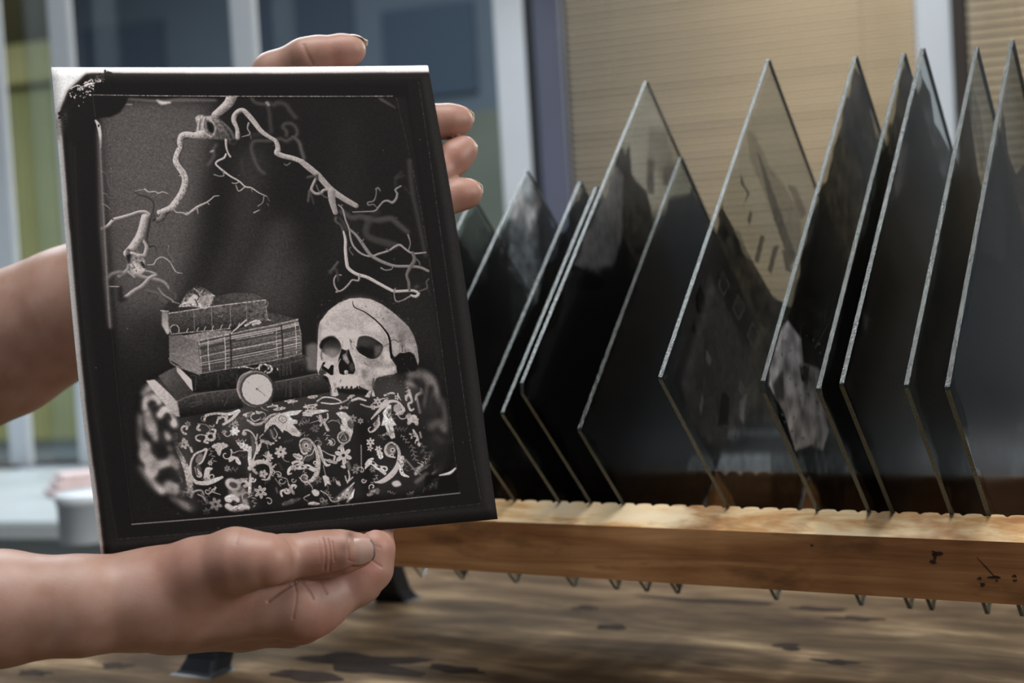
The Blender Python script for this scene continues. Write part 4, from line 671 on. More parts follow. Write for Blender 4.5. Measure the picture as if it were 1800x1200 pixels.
def paint_print(W, H, quad):
    hom = homography(quad, [(0, 0), (W, 0), (W, H), (0, H)])
    c = Canvas(W, H, hom, 244)
    P, S = c.poly, c.stroke
    # black emulsion field with its soft, torn edges on white paper
    P([(111, 250), (107, 205), (106, 192), (118, 160), (150, 128), (200, 127), (420, 127), (760, 126), (800, 126), (900, 950), (183, 1010), (182, 978), (175, 880), (160, 740), (145, 580), (124, 380)], 27, blur=2.4)
    S([(757, 128), (800, 400), (830, 600), (850, 740)], 1.6, 150, sh=0, al=.75, blur=.6)
    for k in range(60):
        a = c.rs.rand(); x = 104+90*a; y = 205-82*a+c.rs.randn()*3; c.dab(x, y, 2+3*c.rs.rand(), 2+2*c.rs.rand(), 30, al=.9)
    for k in range(150):
        a = c.rs.rand()**.7; x = 120+62*a+c.rs.randn()*4; y = 164-32*a+abs(c.rs.randn())*12-4; c.dab(x, y, .6+1.9*c.rs.rand()**2, .5+1.1*c.rs.rand(), 150+90*c.rs.rand(), c.rs.rand()*3, al=.9)
    S([(150, 150), (162, 146), (170, 147)], 2.4, 235); S([(126, 155), (138, 150), (146, 158)], 1.6, 220)
    P([(98, 208), (106, 196), (120, 196), (112, 240), (100, 250)], 66, blur=5, al=.6, rough=.3)
    # faint second border lines
    P([(160, 128), (760, 128), (762, 139), (150, 139)], 36, blur=1.5, al=.8)
    S([(133, 260), (150, 520), (185, 800), (207, 946)], 1.2, 46, al=.8); S([(204, 948), (480, 925), (846, 885)], 1.4, 58, al=.7, rough=.5); S([(735, 145), (770, 420), (812, 700), (846, 885)], 1.6, 54, al=.8, rough=.4)
    P([(116, 250), (131, 250), (206, 948), (210, 990), (188, 1000)], 36, blur=3, al=.6); P([(740, 140), (756, 130), (880, 915), (848, 890)], 44, blur=3, al=.7); P([(204, 950), (848, 888), (880, 920), (180, 985)], 40, blur=3, al=.8)
    P([(163, 167), (716, 168), (808, 866), (232, 922)], 23, blur=1)
    # backdrop of the still life
    ins = [(168, 172), (712, 172), (806, 864), (236, 918)]
    P(ins, 30, blur=2)
    b, m = c.mask([(172, 176), (708, 176), (800, 860), (240, 914)], 4)
    bg = Canvas(W, H, hom, 30)
    bg.poly([(170, 176), (372, 176), (358, 330), (345, 470), (300, 560), (215, 600), (200, 520)], 74, blur=16)
    bg.poly([(180, 180), (330, 180), (320, 420), (230, 520), (190, 420)], 82, blur=40, al=.7)
    bg.poly([(205, 560), (300, 540), (290, 640), (215, 640)], 44, blur=18, al=.8)
    for q, v in (([(420, 260), (470, 260), (450, 420), (380, 560), (330, 560), (400, 420)], 60), ([(480, 380), (520, 400), (470, 520), (420, 540)], 76), ([(385, 300), (400, 300), (340, 520), (330, 500)], 24), ([(600, 200), (630, 200), (640, 420), (560, 520)], 40), ([(430, 480), (540, 440), (520, 560), (440, 560)], 66), ([(660, 500), (760, 480), (780, 640), (700, 600)], 40)): bg.poly(q, v, blur=18, al=.75)
    bg.poly([(720, 176), (740, 176), (780, 480), (800, 760), (776, 760), (754, 480)], 46, blur=5, al=.7)
    bg.a *= 1+.05*np.clip(bg.noise(1.0), -2.5, 2.5)
    r = c.a[b[1]:b[3], b[0]:b[2]]; r += (bg.a[b[1]:b[3], b[0]:b[2]]-r)*m
    paint_branches(c)
    paint_cloth(c)
    paint_books(c)
    paint_skull(c)
    # plate edge marks
    c.frame(0, 0, 1)
    P([(166, 145), (716, 147), (718, 168), (164, 166.5)], 23, blur=.8)
    S([(163, 167), (300, 167.5), (500, 168), (690, 169)], 1.5, 128, sh=0, al=.85, rough=.4); S([(233, 921.5), (420, 906), (600, 888), (808, 866.5)], 1.9, 118, sh=0, al=.9)
    S([(163, 167), (168, 206)], 1, 70, al=.8); S([(696, 172), (740, 400), (808, 866)], 1.1, 58, al=.8, rough=.5); S([(170, 225), (200, 560), (234, 918)], 1.2, 44, al=.8)
    P([(164, 169), (226, 169), (222, 182), (212, 197), (196, 206), (170, 209)], 26, blur=1.2, smooth=False)
    S([(228, 175), (280, 178), (320, 176), (380, 176)], [5, 6, 9, 5], 92, blur=2, al=.8); S([(277, 176), (285, 181), (300, 180)], [3, 7, 3], 165, blur=1.5); S([(222, 184), (232, 184)], 2, 120, blur=1)
    S([(169, 213), (174, 222), (177, 240), (178, 262)], [3, 6, 5, 2], 205, blur=.8); c.dab(174, 222, 1.6, 3, 40)
    P([(170, 222), (180, 250), (190, 400), (204, 580), (196, 580), (178, 400)], 84, blur=2.5, al=.8); S([(178, 262), (186, 380), (200, 580)], 2, 128, blur=1.2, al=.7); S([(190, 230), (196, 290), (202, 380)], 1, 92, al=.6, rough=.5)
    S([(668, 174), (693, 190)], [4, 2], 92, blur=2); P([(748, 836), (775, 832), (800, 820), (808, 862), (744, 870)], 20, blur=1.5); S([(772, 836), (790, 832), (800, 824)], [2, 5, 3], 210, blur=.7); P([(745, 862), (770, 836), (768, 858)], 60, blur=2, rough=.4, al=.7)
    for k in range(26): c.dab(110+720*c.rs.rand(), 150+780*c.rs.rand(), .8, .8, 150, al=.7)
    c.a *= 1+.035*np.clip(c.noise(.8), -2.5, 2.5)
    g = np.clip(c.a, 0, 255)
    w = np.clip((g-170)/60, 0, 1)
    g = np.where(g < 170, g*(.88+.36*np.clip(g/130, 0, 1)), np.maximum(g, 197))
    return np.stack([g*(1.04-.04*w), g*(.985+.015*w), g*(.97+.03*w)], -1)/255
# ------------------------------------------------------------------ worktable, drying rack, glass plates
YAW = math.radians(31); RD = np.array([-math.cos(YAW), math.sin(YAW), 0]); DD = np.array([math.sin(YAW), math.cos(YAW), 0]); ZZ = np.array([0, 0, 1.])
KD, TZ = .868, -.265
def rk(along, off, z): return CAM+RD*along+DD*(KD+off)+ZZ*z
def rack_frame(o, z=0.): set_frame(o, rk(0, 0, z), -RD, DD, ZZ); return o   # local X right along the rails, Y away from the camera
M_table = wood('stained_worktop_wood', [(.28, lin(60, 46, 33)), (.45, lin(92, 75, 56)), (.58, lin(124, 103, 79)), (.75, lin(190, 166, 130))], (1.2, 5, 5), 5, .1, .7, (6, .53, .70, lin(66, 52, 42), (1, 2.0, 2)), .05)
M_tleg = wood('table_leg_wood', [(.3, lin(90, 70, 50)), (.7, lin(140, 114, 84))], (6, 6, 1), 6)
tb = rack_frame(empty('worktable'), TZ); tag(tb, 'worn wooden worktable with dark stains under the plate rack', 'table')
box('tabletop', (-1.0, -1.0, -.04), (.98, .52, 0), M_table, tb, .004)
for x in (-.95, .86):
    for y in (-.94, .42): box('leg', (x, y, TZ*-1-1.0), (x+.07, y+.07, -.04), M_tleg, tb, .003)
box('apron', (-.93, .46, -.13), (.9, .48, -.04), M_tleg, tb); box('apron', (-.93, -.92, -.13), (.9, -.90, -.04), M_tleg, tb)
M_ink = plain('dried_black_stain', lin(58, 48, 42), .8, .05, .3, 60)
def stain(name, parent, pts, plane_o, X, Y, N, mat, h=.00025):
    """flat dried blot: an irregular thin disc lying on a surface, pts in metres of that surface"""
    k = len(pts); v = [plane_o+X*a+Y*b+N*h for a, b in pts]+[plane_o+X*a+Y*b for a, b in pts]
    o = mesh(name, v, [tuple(range(k))]+[(i, k+i, k+(i+1) % k, (i+1) % k) for i in range(k)], mat); o.parent = parent
    o.matrix_parent_inverse = parent.matrix_world.inverted(); return o
bpy.context.view_layer.update()
def blot(rx, ry, seed, n=22, rough=.3):
    rs = np.random.RandomState(seed); ph = rs.rand(4)*6.28; am = rs.rand(4)*rough
    return [(rx*(1+sum(am[j]*math.sin((j+2)*a+ph[j]) for j in range(4)))*math.cos(a), ry*(1+sum(am[j]*math.sin((j+2)*a+ph[j]) for j in range(4)))*math.sin(a)) for a in np.arange(n)*math.tau/n]
for i, (x, y, rx, ry) in enumerate(((640, 1165, .050, .022), (540, 1188, .03, .012), (800, 1176, .022, .008), (1385, 1136, .010, .008), (1505, 1087, .018, .007), (1470, 1163, .012, .006), (1030, 1068, .010, .007), (1250, 1056, .05, .008), (1440, 1070, .022, .007), (1075, 1102, .012, .008), (60, 1182, .016, .006), (205, 1170, .012, .008))):
    r = ray(x, y); P = CAM+r*(TZ/r[2]); o = stain('stain', tb, blot(rx, ry, i), P, -RD, DD, ZZ, M_ink)

rack = rack_frame(empty('plate_rack'), TZ); tag(rack, 'long pine drying rack on dark feet holding upright glass plates', 'rack')
M_pine = wood('oiled_pine', [(.25, lin(116, 78, 48)), (.42, lin(158, 112, 72)), (.6, lin(190, 144, 98)), (.8, lin(220, 182, 136))], (1.5, 26, 26), 3.2, .25, .5, (16, .55, .72, lin(116, 82, 52), (1, 3, 3)))
M_pale = wood('pale_pine_edge', [(.25, lin(158, 100, 54)), (.40, lin(212, 166, 112)), (.52, lin(244, 218, 174)), (.75, lin(252, 240, 212))], (1.5, 6, 6), 9, .3, .6, (13, .52, .68, lin(160, 104, 58), (1, 2, 2)))  # lighter pine with brown stains, used on upward-facing rail faces
M_foot = plain('blackened_iron', lin(30, 34, 40), .45, .4, .2, 30)
L0, L1 = -.76, .04           # local X of the rail ends
def rail(sign):
    """bar with a bevelled upper face whose inner edge is cut into a row of shallow notches"""
    bm = bmesh.new(); pitch = .0118; n = int((L1-L0)/pitch); rings = []
    for i in range(n+1):
        x = L0+i*pitch
        for dx, cut in ((0., 1), (.0016, .25), (.0052, 0), (.0092, .12), (.0108, .75)):
            if i == n and dx > 0: break
            d = .0030*cut
            prof = [(-.092, -.1525), (-.092, -.186), (-.0715, -.186), (-.0715, -.1415-d*1.1), (-.0715-d*.9, -.1415-d*.30), (-.0765, -.1435)]
            rings.append([bm.verts.new((x+dx, sign*-y if sign < 0 else y, z-TZ)) for y, z in prof])
    for a, b in zip(rings[:-1], rings[1:]):
        for k in range(6): bm.faces.new((a[k], a[(k+1) % 6], b[(k+1) % 6], b[k]))
    bm.faces.new(rings[0]); bm.faces.new(rings[-1][::-1]); bmesh.ops.recalc_face_normals(bm, faces=bm.faces)
    me = bpy.data.meshes.new('rail'); bm.to_mesh(me); bm.free(); me.materials.append(M_pine); me.materials.append(M_pale)
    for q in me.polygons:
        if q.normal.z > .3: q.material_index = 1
    o = bpy.data.objects.new('rail', me); COL.objects.link(o); o.parent = rack
    return o
def rail_back():
    o = rail(1)
    for v in o.data.vertices: v.co.y = -v.co.y
    o.data.flip_normals(); return o
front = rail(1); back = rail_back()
def leg(x, sgn):
    pts = [(sgn*.080, .079), (sgn*.092, .060), (sgn*.104, .032), (sgn*.112, .010), (sgn*.120, 0.0)]; ws = [.012, .013, .0135, .0145, .017]
    v, f = [], []
    for (y, z), w_ in zip(pts, ws):
        for dx, dy in ((-w_, -.011), (w_, -.011), (w_, .011), (-w_, .011)): v.append((x+dx, y+dy, max(z, 0)))
    for i in range(len(pts)-1):
        for k in range(4): f.append((i*4+k, i*4+(k+1) % 4, i*4+4+(k+1) % 4, i*4+4+k))
    f += [(0, 1, 2, 3), tuple(range(4*len(pts)-4, 4*len(pts)))[::-1]]
    o = mesh('leg', v, f, M_foot, rack); m = o.modifiers.new('b', 'BEVEL'); m.width = .003; m.segments = 2; return o
for x in (-.725, .015):
    leg(x, -1); leg(x, 1); box('end_bar', (x-.014, -.0715, .082), (x+.014, .0715, .104), M_foot, rack, .002)
# ink specks and a scratch on the rail front
bpy.context.view_layer.update()
def rail_pt(x, y): r = ray(x, y); return CAM+r*((KD-.092)/(r@DD))
for i, (x, y, rx, ry) in enumerate(((1648, 972, .0028, .0012), (1643, 977, .0012, .002), (1640, 987, .0018, .0011), (1722, 1016, .0010, .0007), (1727, 1027, .0014, .0009), (1748, 1014, .0034, .0007), (1783, 1012, .0012, .0006), (1784, 1020, .0010, .0005), (1752, 1020, .0006, .0005), (1427, 958, .0008, .0006))):
    stain('ink_speck', rack, blot(rx, ry, 40+i, 14, .35), rail_pt(x, y), -RD, ZZ, -DD, M_ink, .0002)
a, b = rail_pt(1717, 979), rail_pt(1747, 1011); e = (b-a)/np.linalg.norm(b-a); nn_ = np.cross(-DD, e)
L_ = float(np.linalg.norm(b-a)); stain('scratch', rack, [(0, -.00008), (L_*.6, -.0003), (L_, -.0002), (L_, .0002), (L_*.6, .0003), (0, .00008)], a, e, nn_, -DD, M_ink, .0002)

# --- glass plates standing on one corner in the notches
M_face, n, l, p = nt('plate_glass'); n.remove(p)
tr = n.new('ShaderNodeBsdfTransparent'); tr.inputs[0].default_value = (.955, .975, .96, 1); gs = n.new('ShaderNodeBsdfGlossy'); gs.inputs['Roughness'].default_value = .03
mx = n.new('ShaderNodeMixShader'); l.new(schlick(n, l), mx.inputs[0]); l.new(tr.outputs[0], mx.inputs[1]); l.new(gs.outputs[0], mx.inputs[2]); l.new(mx.outputs[0], n['Material Output'].inputs[0])
M_edge, n, l, p = nt('ground_glass_edge'); tc = n.new('ShaderNodeTexCoord'); nz = n.new('ShaderNodeTexNoise'); nz.inputs['Scale'].default_value = 1100; nz.inputs['Detail'].default_value = 2; l.new(tc.outputs['Object'], nz.inputs['Vector'])
n2 = n.new('ShaderNodeTexNoise'); n2.inputs['Scale'].default_value = 24; l.new(tc.outputs['Object'], n2.inputs['Vector'])
l.new(ramp(n, l, n2.outputs['Fac'], [(.35, lin(28, 42, 37)), (.65, lin(56, 72, 67))]), p.inputs['Base Color']); p.inputs['Roughness'].default_value = .14; p.inputs['Specular IOR Level'].default_value = 1.0; p.inputs['Transmission Weight'].default_value = .4
bp = n.new('ShaderNodeBump'); bp.inputs['Strength'].default_value = .75; bp.inputs['Distance'].default_value = .0010; l.new(nz.outputs['Fac'], bp.inputs['Height']); l.new(bp.outputs[0], p.inputs['Normal'])
def emulsion_material(img):
    m, n, l, p = nt('collodion_image'); t = n.new('ShaderNodeTexImage'); t.image = img; t.extension = 'EXTEND'; s = n.new('ShaderNodeSeparateColor'); l.new(t.outputs[0], s.inputs[0])
    c = n.new('ShaderNodeMix'); c.data_type = 'RGBA'; l.new(s.outputs[2], c.inputs[0]); hs = n.new('ShaderNodeCombineColor')
    for k in range(3): l.new(s.outputs[0], hs.inputs[k])
    mu = n.new('ShaderNodeMix'); mu.data_type = 'RGBA'; mu.blend_type = 'MULTIPLY'; mu.inputs[0].default_value = 1; l.new(hs.outputs[0], mu.inputs[6]); mu.inputs[7].default_value = (.96, .94, .96, 1)
    l.new(mu.outputs[2], p.inputs['Base Color']); p.inputs['Roughness'].default_value = .22; p.inputs['Specular IOR Level'].default_value = .22
    tr = n.new('ShaderNodeBsdfTransparent'); mx = n.new('ShaderNodeMixShader'); l.new(s.outputs[1], mx.inputs[0]); l.new(tr.outputs[0], mx.inputs[1]); l.new(p.outputs[0], mx.inputs[2]); l.new(mx.outputs[0], n['Material Output'].inputs[0])
    return m
S2 = math.sqrt(.5); AX, AY, AZ = -RD, (DD+ZZ)*S2, (ZZ-DD)*S2      # local X: face normal (right), Y: long edge, Z: short edge
PT, BZ = .0025, -.2155
PLATES = []
def plate(along, a, b, label, paint, chip=0):
    # outline with tiny irregular corners
    rs = np.random.RandomState(int(along*1000)); c = .0012
    ol = [(c, 0), (a-c, 0), (a, c), (a, b-c), (a-c, b), (c*(1+chip), b), (0, b-c*(1+chip)), (0, c)]
    k = len(ol); v = [(-PT/2, y, z) for y, z in ol]+[(PT/2, y, z) for y, z in ol]
    f = [tuple(range(k))[::-1], tuple(range(k, 2*k))]+[(i, (i+1) % k, k+(i+1) % k, k+i) for i in range(k)]
    o = mesh('glass_plate', v, f, [M_face, M_edge], None, False, [0, 0]+[1]*k)
    org = rk(along, 0, BZ); set_frame(o, org, AX, AY, AZ)
    tag(o, label, 'glass plate', 'collodion glass plates in the drying rack')
    # the picture layer on the right-hand face
    face = [org+AX*PT/2+AY*y+AZ*z for y, z in ((0, b), (a, b), (a, 0), (0, 0))]      # front, top, back, bottom corners
    w_, h_ = 330, int(330*b/a); quad = [tuple(q) for q in project(np.array(face))]
    hom = homography(quad, [(0, 0), (w_, 0), (w_, h_), (0, h_)])
    tone = Canvas(w_, h_, hom, 20); dens = Canvas(w_, h_, hom, 1.0); seed = int(along*977)
    tone.rs = np.random.RandomState(seed); dens.rs = np.random.RandomState(seed+1); paint(tone, dens)
    # poured edges: ragged, thin towards the glass rim
    yy, xx = np.mgrid[0:h_, 0:w_]; rim = np.minimum.reduce([xx, yy, w_-1-xx, h_-1-yy])+dens.noise(7)*2.2
    D = np.clip(dens.a, 0, 1)*np.clip((rim+1)/6, .25, 1); D = np.clip(D*(1+.03*dens.noise(3)), 0, .995)
    T = np.clip(tone.a*.62*(1+.05*tone.noise(2))*(1+.06*tone.noise(14)), 2, 255)/255; T = ((T+.055)/1.055)**2.4
    img = array_image('plate_picture', np.stack([T, D, D*0], -1), 'Non-Color')
    x = PT/2+.00015; e = .0012
    q = mesh('image_layer', [(x, e, b-e), (x, a-e, b-e), (x, a-e, e), (x, e, e)], [(0, 3, 2, 1)], emulsion_material(img)); q.parent = o
    uv = q.data.uv_layers.new(name='uv'); U = {0: (0, 1), 1: (1, 1), 2: (1, 0), 3: (0, 0)}
    for lp in q.data.loops: uv.data[lp.index].uv = U[lp.vertex_index]
    PLATES.append(o); return o
def streaks(dens, tone, x0, y0, x1, y1, n, v, al, rs, wd=(3, 9), ln=(20, 90)):
    for k in range(n):
        x, y = x0+(x1-x0)*rs.rand(), y0+(y1-y0)*rs.rand(); L = ln[0]+(ln[1]-ln[0])*rs.rand(); w_ = wd[0]+(wd[1]-wd[0])*rs.rand()
        dens.stroke([(x, y), (x+.10*L+rs.randn()*2, y+L)], [w_, w_*.4], v, blur=2.5, al=al, sh=0)
def p_plain(t, d): t.a[:] = 26; d.a[:] = .93
def p_far(t, d):   t.a[:] = 30; d.a[:] = .9; d.poly([(800, 300), (850, 320), (860, 420), (810, 420)], .45, blur=20, al=.6)
def p_A(t, d):
    p_A_(t, d); t.a = np.where(t.a > 44, (t.a-44)*2.2+44, t.a)
def p_A_(t, d):     # mottled silver picture
    t.a[:] = 40; d.a[:] = .88
    t.poly([(900, 290), (940, 300), (950, 350), (905, 470), (880, 440), (895, 360)], 120, blur=9, smooth=True, rough=.3, ns=4); t.poly([(920, 500), (960, 440), (960, 560), (930, 600)], 70, blur=12, rough=.3)
    d.poly([(905, 295), (940, 300), (930, 345), (905, 340)], .35, blur=7, al=.8); t.poly([(880, 380), (925, 400), (915, 460), (880, 470)], 46, blur=8, rough=.4)
def p_B(t, d): t.a[:] = 32; d.a[:] = .95; d.poly([(990, 300), (1060, 300), (1060, 320), (1000, 322)], .4, blur=6)
def p_903(t, d): t.a[:] = 24; d.a[:] = .93
def p_912(t, d):
    p_912_(t, d); t.a = np.where(t.a > 34, (t.a-34)*2.3+34, t.a)
def p_912_(t, d):
    t.a[:] = 34; d.a[:] = .94; t.frame(1000, 100, 3.158); d.frame(1000, 100, 3.158)
    t.poly([(-100, 1300), (0, 1100), (230, 560), (300, 640), (290, 1000), (240, 1160), (60, 1160)], 82, blur=16)
    d.poly([(330, 60), (430, 40), (700, 620), (640, 900), (470, 900), (430, 740), (340, 650), (300, 470), (250, 540), (220, 600)], .10, blur=10, al=1)
    d.poly([(270, 480), (330, 460), (345, 640), (420, 760), (420, 900), (330, 1000), (290, 760)], .9, blur=9); d.poly([(440, 380), (540, 400), (580, 560), (520, 680), (430, 560)], .42, blur=26); d.poly([(430, 560), (470, 560), (470, 760), (430, 740)], .75, blur=16)
    d.poly([(520, 600), (600, 580), (560, 720), (520, 700)], .7, blur=14); d.poly([(470, 860), (620, 860), (700, 1200), (450, 1200)], .9, blur=30)
    t.frame(800, 280, 4); d.frame(800, 280, 4); d.a = np.clip(d.a, 0, 1)
    t.poly([(820, 730), (1050, 840), (1040, 920), (770, 900)], 24, blur=8); t.poly([(880, 380), (1150, 100), (1160, 560), (1000, 800), (830, 720), (760, 880)], 86, blur=24, al=.7)
def p_1019(t, d):
    t.a[:] = 44; d.a[:] = .95; d.poly([(1195, 250), (1160, 345), (1228, 336), (1230, 300)], .12, blur=5)
    t.poly([(1165, 340), (1235, 335), (1260, 420), (1140, 440)], 66, blur=14)
    t.poly([(1010, 740), (1100, 560), (1200, 560), (1200, 900), (1060, 900)], 26, blur=30)
def p_1157(t, d):
    p_1157_(t, d); t.a = np.where(t.a > 26, (t.a-26)*2.9+26, t.a*.5)
def p_1157_(t, d):   # a gabled street with a dark window band
    t.a[:] = 34; d.a[:] = .93; t.frame(1000, 100, 3.158); d.frame(1000, 100, 3.158)
    d.poly([(1090, -20), (1130, 20), (1400, 760), (1330, 900), (1300, 1130), (1250, 1400), (1130, 1330), (850, 840), (860, 700)], .12, blur=6)
    d.poly([(980, 380), (1040, 430), (1110, 600), (1190, 700), (1280, 860), (1300, 1060), (1240, 1140), (1080, 740), (1000, 560)], .40, blur=14)
    d.poly([(1040, 520), (1060, 540), (1160, 820), (1260, 1100), (1230, 1160), (1130, 880)], .72, blur=7); d.poly([(1210, 700), (1260, 720), (1320, 860), (1290, 900)], .55, blur=12)
    for q in ([(950, 640), (970, 700), (1000, 750), (960, 820), (985, 750), (945, 690)], [(1000, 850), (1015, 860), (1000, 930), (985, 900)], [(1060, 980), (1085, 990), (1050, 1140), (1025, 1130)], [(1130, 1050), (1165, 1040), (1120, 1200), (1100, 1180)], [(1180, 1060), (1210, 1080), (1240, 1200), (1200, 1180)]): d.poly(q, .72, blur=5)
    d.poly([(845, 830), (1010, 1200), (1260, 1580), (1240, 1700), (1090, 1500), (800, 920)], .96, blur=4); t.poly([(845, 830), (1010, 1200), (1260, 1580), (1240, 1700), (1090, 1500), (800, 920)], 24, blur=3); d.poly([(905, 940), (940, 960), (1010, 1130), (970, 1100)], .5, blur=6, al=.7)
    t.frame(1130, 480, 2.857); d.frame(1130, 480, 2.857)
    for cx_, cy_, r in ((400, 50, 34), (475, 170, 36), (550, 310, 38)):
        for z_, v_ in ((1., 62), (.66, 30), (.45, 44)): t.poly([(cx_-r*.9*z_, cy_+r*.1*z_), (cx_-r*.1*z_, cy_-1.9*r*z_), (cx_+r*1.0*z_, cy_+.2*r*z_), (cx_, cy_+2.1*r*z_)], v_, blur=3)
    t.poly([(280, 60), (320, 140), (300, 210), (262, 190), (255, 110)], 18, blur=3); t.poly([(245, 250), (262, 280), (250, 310), (235, 285)], 20, blur=3)
    t.poly([(330, 0), (400, 120), (560, 470), (590, 620), (520, 740), (470, 880), (330, 870), (230, 760), (180, 560), (260, 300)], 66, blur=30, al=.8); t.poly([(400, 590), (430, 640), (420, 760), (370, 770), (385, 650)], 24, blur=6); t.poly([(310, 380), (340, 430), (330, 470), (310, 440)], 92, blur=6); t.poly([(480, 650), (520, 600), (500, 760), (480, 720)], 96, blur=8); t.poly([(290, 600), (300, 640), (285, 720), (275, 680)], 84, blur=6)
    t.poly([(520, 740), (600, 630), (640, 900), (480, 900)], 22, blur=10); d.poly([(330, 890), (640, 890), (640, 1170), (420, 1170)], .75, blur=14)
def p_1338(t, d):
    p_1338_(t, d); t.a = np.where(t.a > 30, t.a*2.6, t.a)
def p_1338_(t, d):   # dark sky over a pale slope
    t.a[:] = 22; d.a[:] = .96; t.frame(1130, 480, 2.857); d.frame(1130, 480, 2.857)
    t.poly([(640, 330), (720, 235), (790, 330), (800, 450), (880, 480), (900, 640), (930, 800), (900, 900), (840, 870), (760, 900), (700, 700), (620, 560)], 122, blur=12, rough=.22, ns=4); t.poly([(780, 460), (830, 470), (820, 560), (790, 540)], 40, blur=9, rough=.4); t.poly([(640, 560), (700, 480), (700, 640), (660, 640)], 60, blur=16)
    for k in range(46):
        a = t.rs.rand(); t.dab(660+230*a, 300+540*t.rs.rand(), 3+7*t.rs.rand(), 2+5*t.rs.rand(), 36 if k % 2 else 150, t.rs.rand()*3, al=.5, blur=2)
    for q in ([(790, 330), (785, 280), (805, 245)], [(910, 235), (915, 150)], [(860, 375), (960, 190)]): t.stroke(q, [12, 8], 84, blur=3, sh=0, al=.8)
    d.frame(1400, 40, 2.7275); t.frame(1400, 40, 2.7275); d.poly([(265, 110), (280, 120), (330, 270), (300, 240), (270, 190)], .25, blur=4); d.poly([(370, 330), (390, 420), (385, 560), (350, 400)], .5, blur=6); t.poly([(180, 460), (240, 200), (300, 260), (240, 640)], 40, blur=30)
def p_1445(t, d): t.a[:] = 26; d.a[:] = .96; d.poly([(1588, 80), (1598, 90), (1606, 120), (1590, 112)], .3, blur=3)
def p_1475(t, d):
    t.a[:] = 22; d.a[:] = .95; d.frame(1400, 40, 2.7275); t.frame(1400, 40, 2.7275)
    d.poly([(590, 90), (610, 120), (740, 520), (735, 610), (690, 520), (660, 470), (640, 330), (600, 250), (585, 170)], .06, blur=4)
    for x, y0, y1, w_ in ((602, 150, 300, 16), (640, 260, 440, 16), (655, 330, 480, 10), (575, 420, 520, 18), (560, 470, 600, 14), (680, 440, 540, 10)): d.stroke([(x, y0), (x+6, y1)], [w_, 4], .18 if x != 602 else .12, blur=5, al=.75, sh=0)
    t.poly([(470, 560), (540, 560), (520, 760), (460, 860), (430, 820)], 92, blur=20, rough=.25, ns=5); t.poly([(620, 400), (740, 560), (700, 760), (600, 640)], 44, blur=26)
    t.frame(1400, 480, 2.7275); t.poly([(310, 170), (345, 210), (340, 330), (300, 230)], 84, blur=9, rough=.3); streaks(t, t, 1530, 500, 1600, 640, 16, 120, .5, t.rs); t.poly([(400, 560), (560, 480), (540, 860), (400, 880)], 44, blur=30)
def p_1590(t, d):
    t.a[:] = 20; d.a[:] = .95; d.frame(1400, 40, 2.7275); t.frame(1400, 40, 2.7275)
    d.poly([(845, 50), (870, 80), (960, 450), (1000, 640), (930, 700), (885, 780), (850, 640), (825, 480), (805, 330), (815, 180)], .14, blur=6)
    d.poly([(850, 330), (880, 420), (905, 620), (885, 700), (850, 500)], .4, blur=9); streaks(d, t, 1695, 90, 1740, 240, 20, .45, .55, d.rs, (2, 6), (20, 60)); d.poly([(800, 330), (830, 440), (880, 800), (840, 1000), (760, 700)], .93, blur=8)
    t.poly([(760, 560), (820, 480), (860, 700), (800, 800)], 48, blur=20); t.frame(1400, 480, 2.7275); streaks(t, t, 1630, 480, 1700, 740, 22, 120, .5, t.rs, (4, 10), (30, 110)); t.poly([(480, 600), (700, 300), (700, 850), (500, 860)], 50, blur=30, rough=.2)
def p_1667(t, d):
    p_1667_(t, d); t.a *= .62
def p_1667_(t, d):
    t.a[:] = 34; d.a[:] = .9; d.frame(1400, 40, 2.7275); t.frame(1400, 40, 2.7275)
    d.poly([(1035, 30), (1060, 60), (1120, 300), (1120, 640), (1050, 720), (1010, 620), (990, 420), (960, 560), (940, 700), (980, 380)], .20, blur=6)
    d.poly([(985, 400), (1010, 600), (1030, 720), (1000, 820), (960, 700), (970, 520)], .86, blur=9); streaks(d, t, 1775, 150, 1810, 330, 22, .6, .55, d.rs, (2, 7), (30, 90)); t.poly([(900, 820), (960, 700), (1000, 900), (1000, 1160), (880, 1080)], 84, blur=14); t.poly([(870, 1080), (960, 1160), (900, 1250), (840, 1200)], 36, blur=9)
    t.frame(1400, 480, 2.7275); streaks(t, t, 1690, 480, 1800, 760, 40, 130, .5, t.rs, (4, 12), (40, 140)); d.poly([(760, 870), (1100, 870), (1100, 1170), (860, 1170)], .82, blur=8)
g = 'glass plate'
plate(.612, .235, .205, 'dark glass plate at the far end of the rack, mostly hidden behind the print', p_plain)
plate(.576, .233, .168, 'blurred dark glass plate whose tip just clears the right edge of the print', p_far)
plate(.530, .247, .177, 'glass plate with a mottled silvery picture, first whole tip right of the print', p_A)
plate(.4826, .234, .172, 'blurred nearly black glass plate between the mottled plate and the tall clear-topped one', p_B)
plate(.449, .200, .195, 'short dark glass plate whose lower front corner juts out under the tall clear-topped plate', p_903)
plate(.426, .280, .218, 'tall glass plate with clear top and smoky grey-green stain, chipped front corner', p_912, 3)
plate(.403, .241, .179, 'smaller evenly dark brown glass plate with a straight clear strip at its tip', p_1019)
plate(.333, .276, .225, 'glass plate with a see-through picture of gabled roofs and a band of small windows', p_1157)
plate(.277, .279, .216, 'black glass plate with a pale silvery slope in its lower half', p_1338, 3)
plate(.2465, .279, .213, 'dark brown glass plate standing close behind its neighbour, with sparkling ground front edge', p_1445)
plate(.233, .276, .217, 'glass plate with ragged clear streaks down its back edge, before the white window post', p_1475)
plate(.200, .272, .215, 'second plate from the right end, clear striped top over a black left half', p_1590)
plate(.180, .278, .213, 'rightmost glass plate, smoky grey with bluish streaks, cut by the frame edge', p_1667)
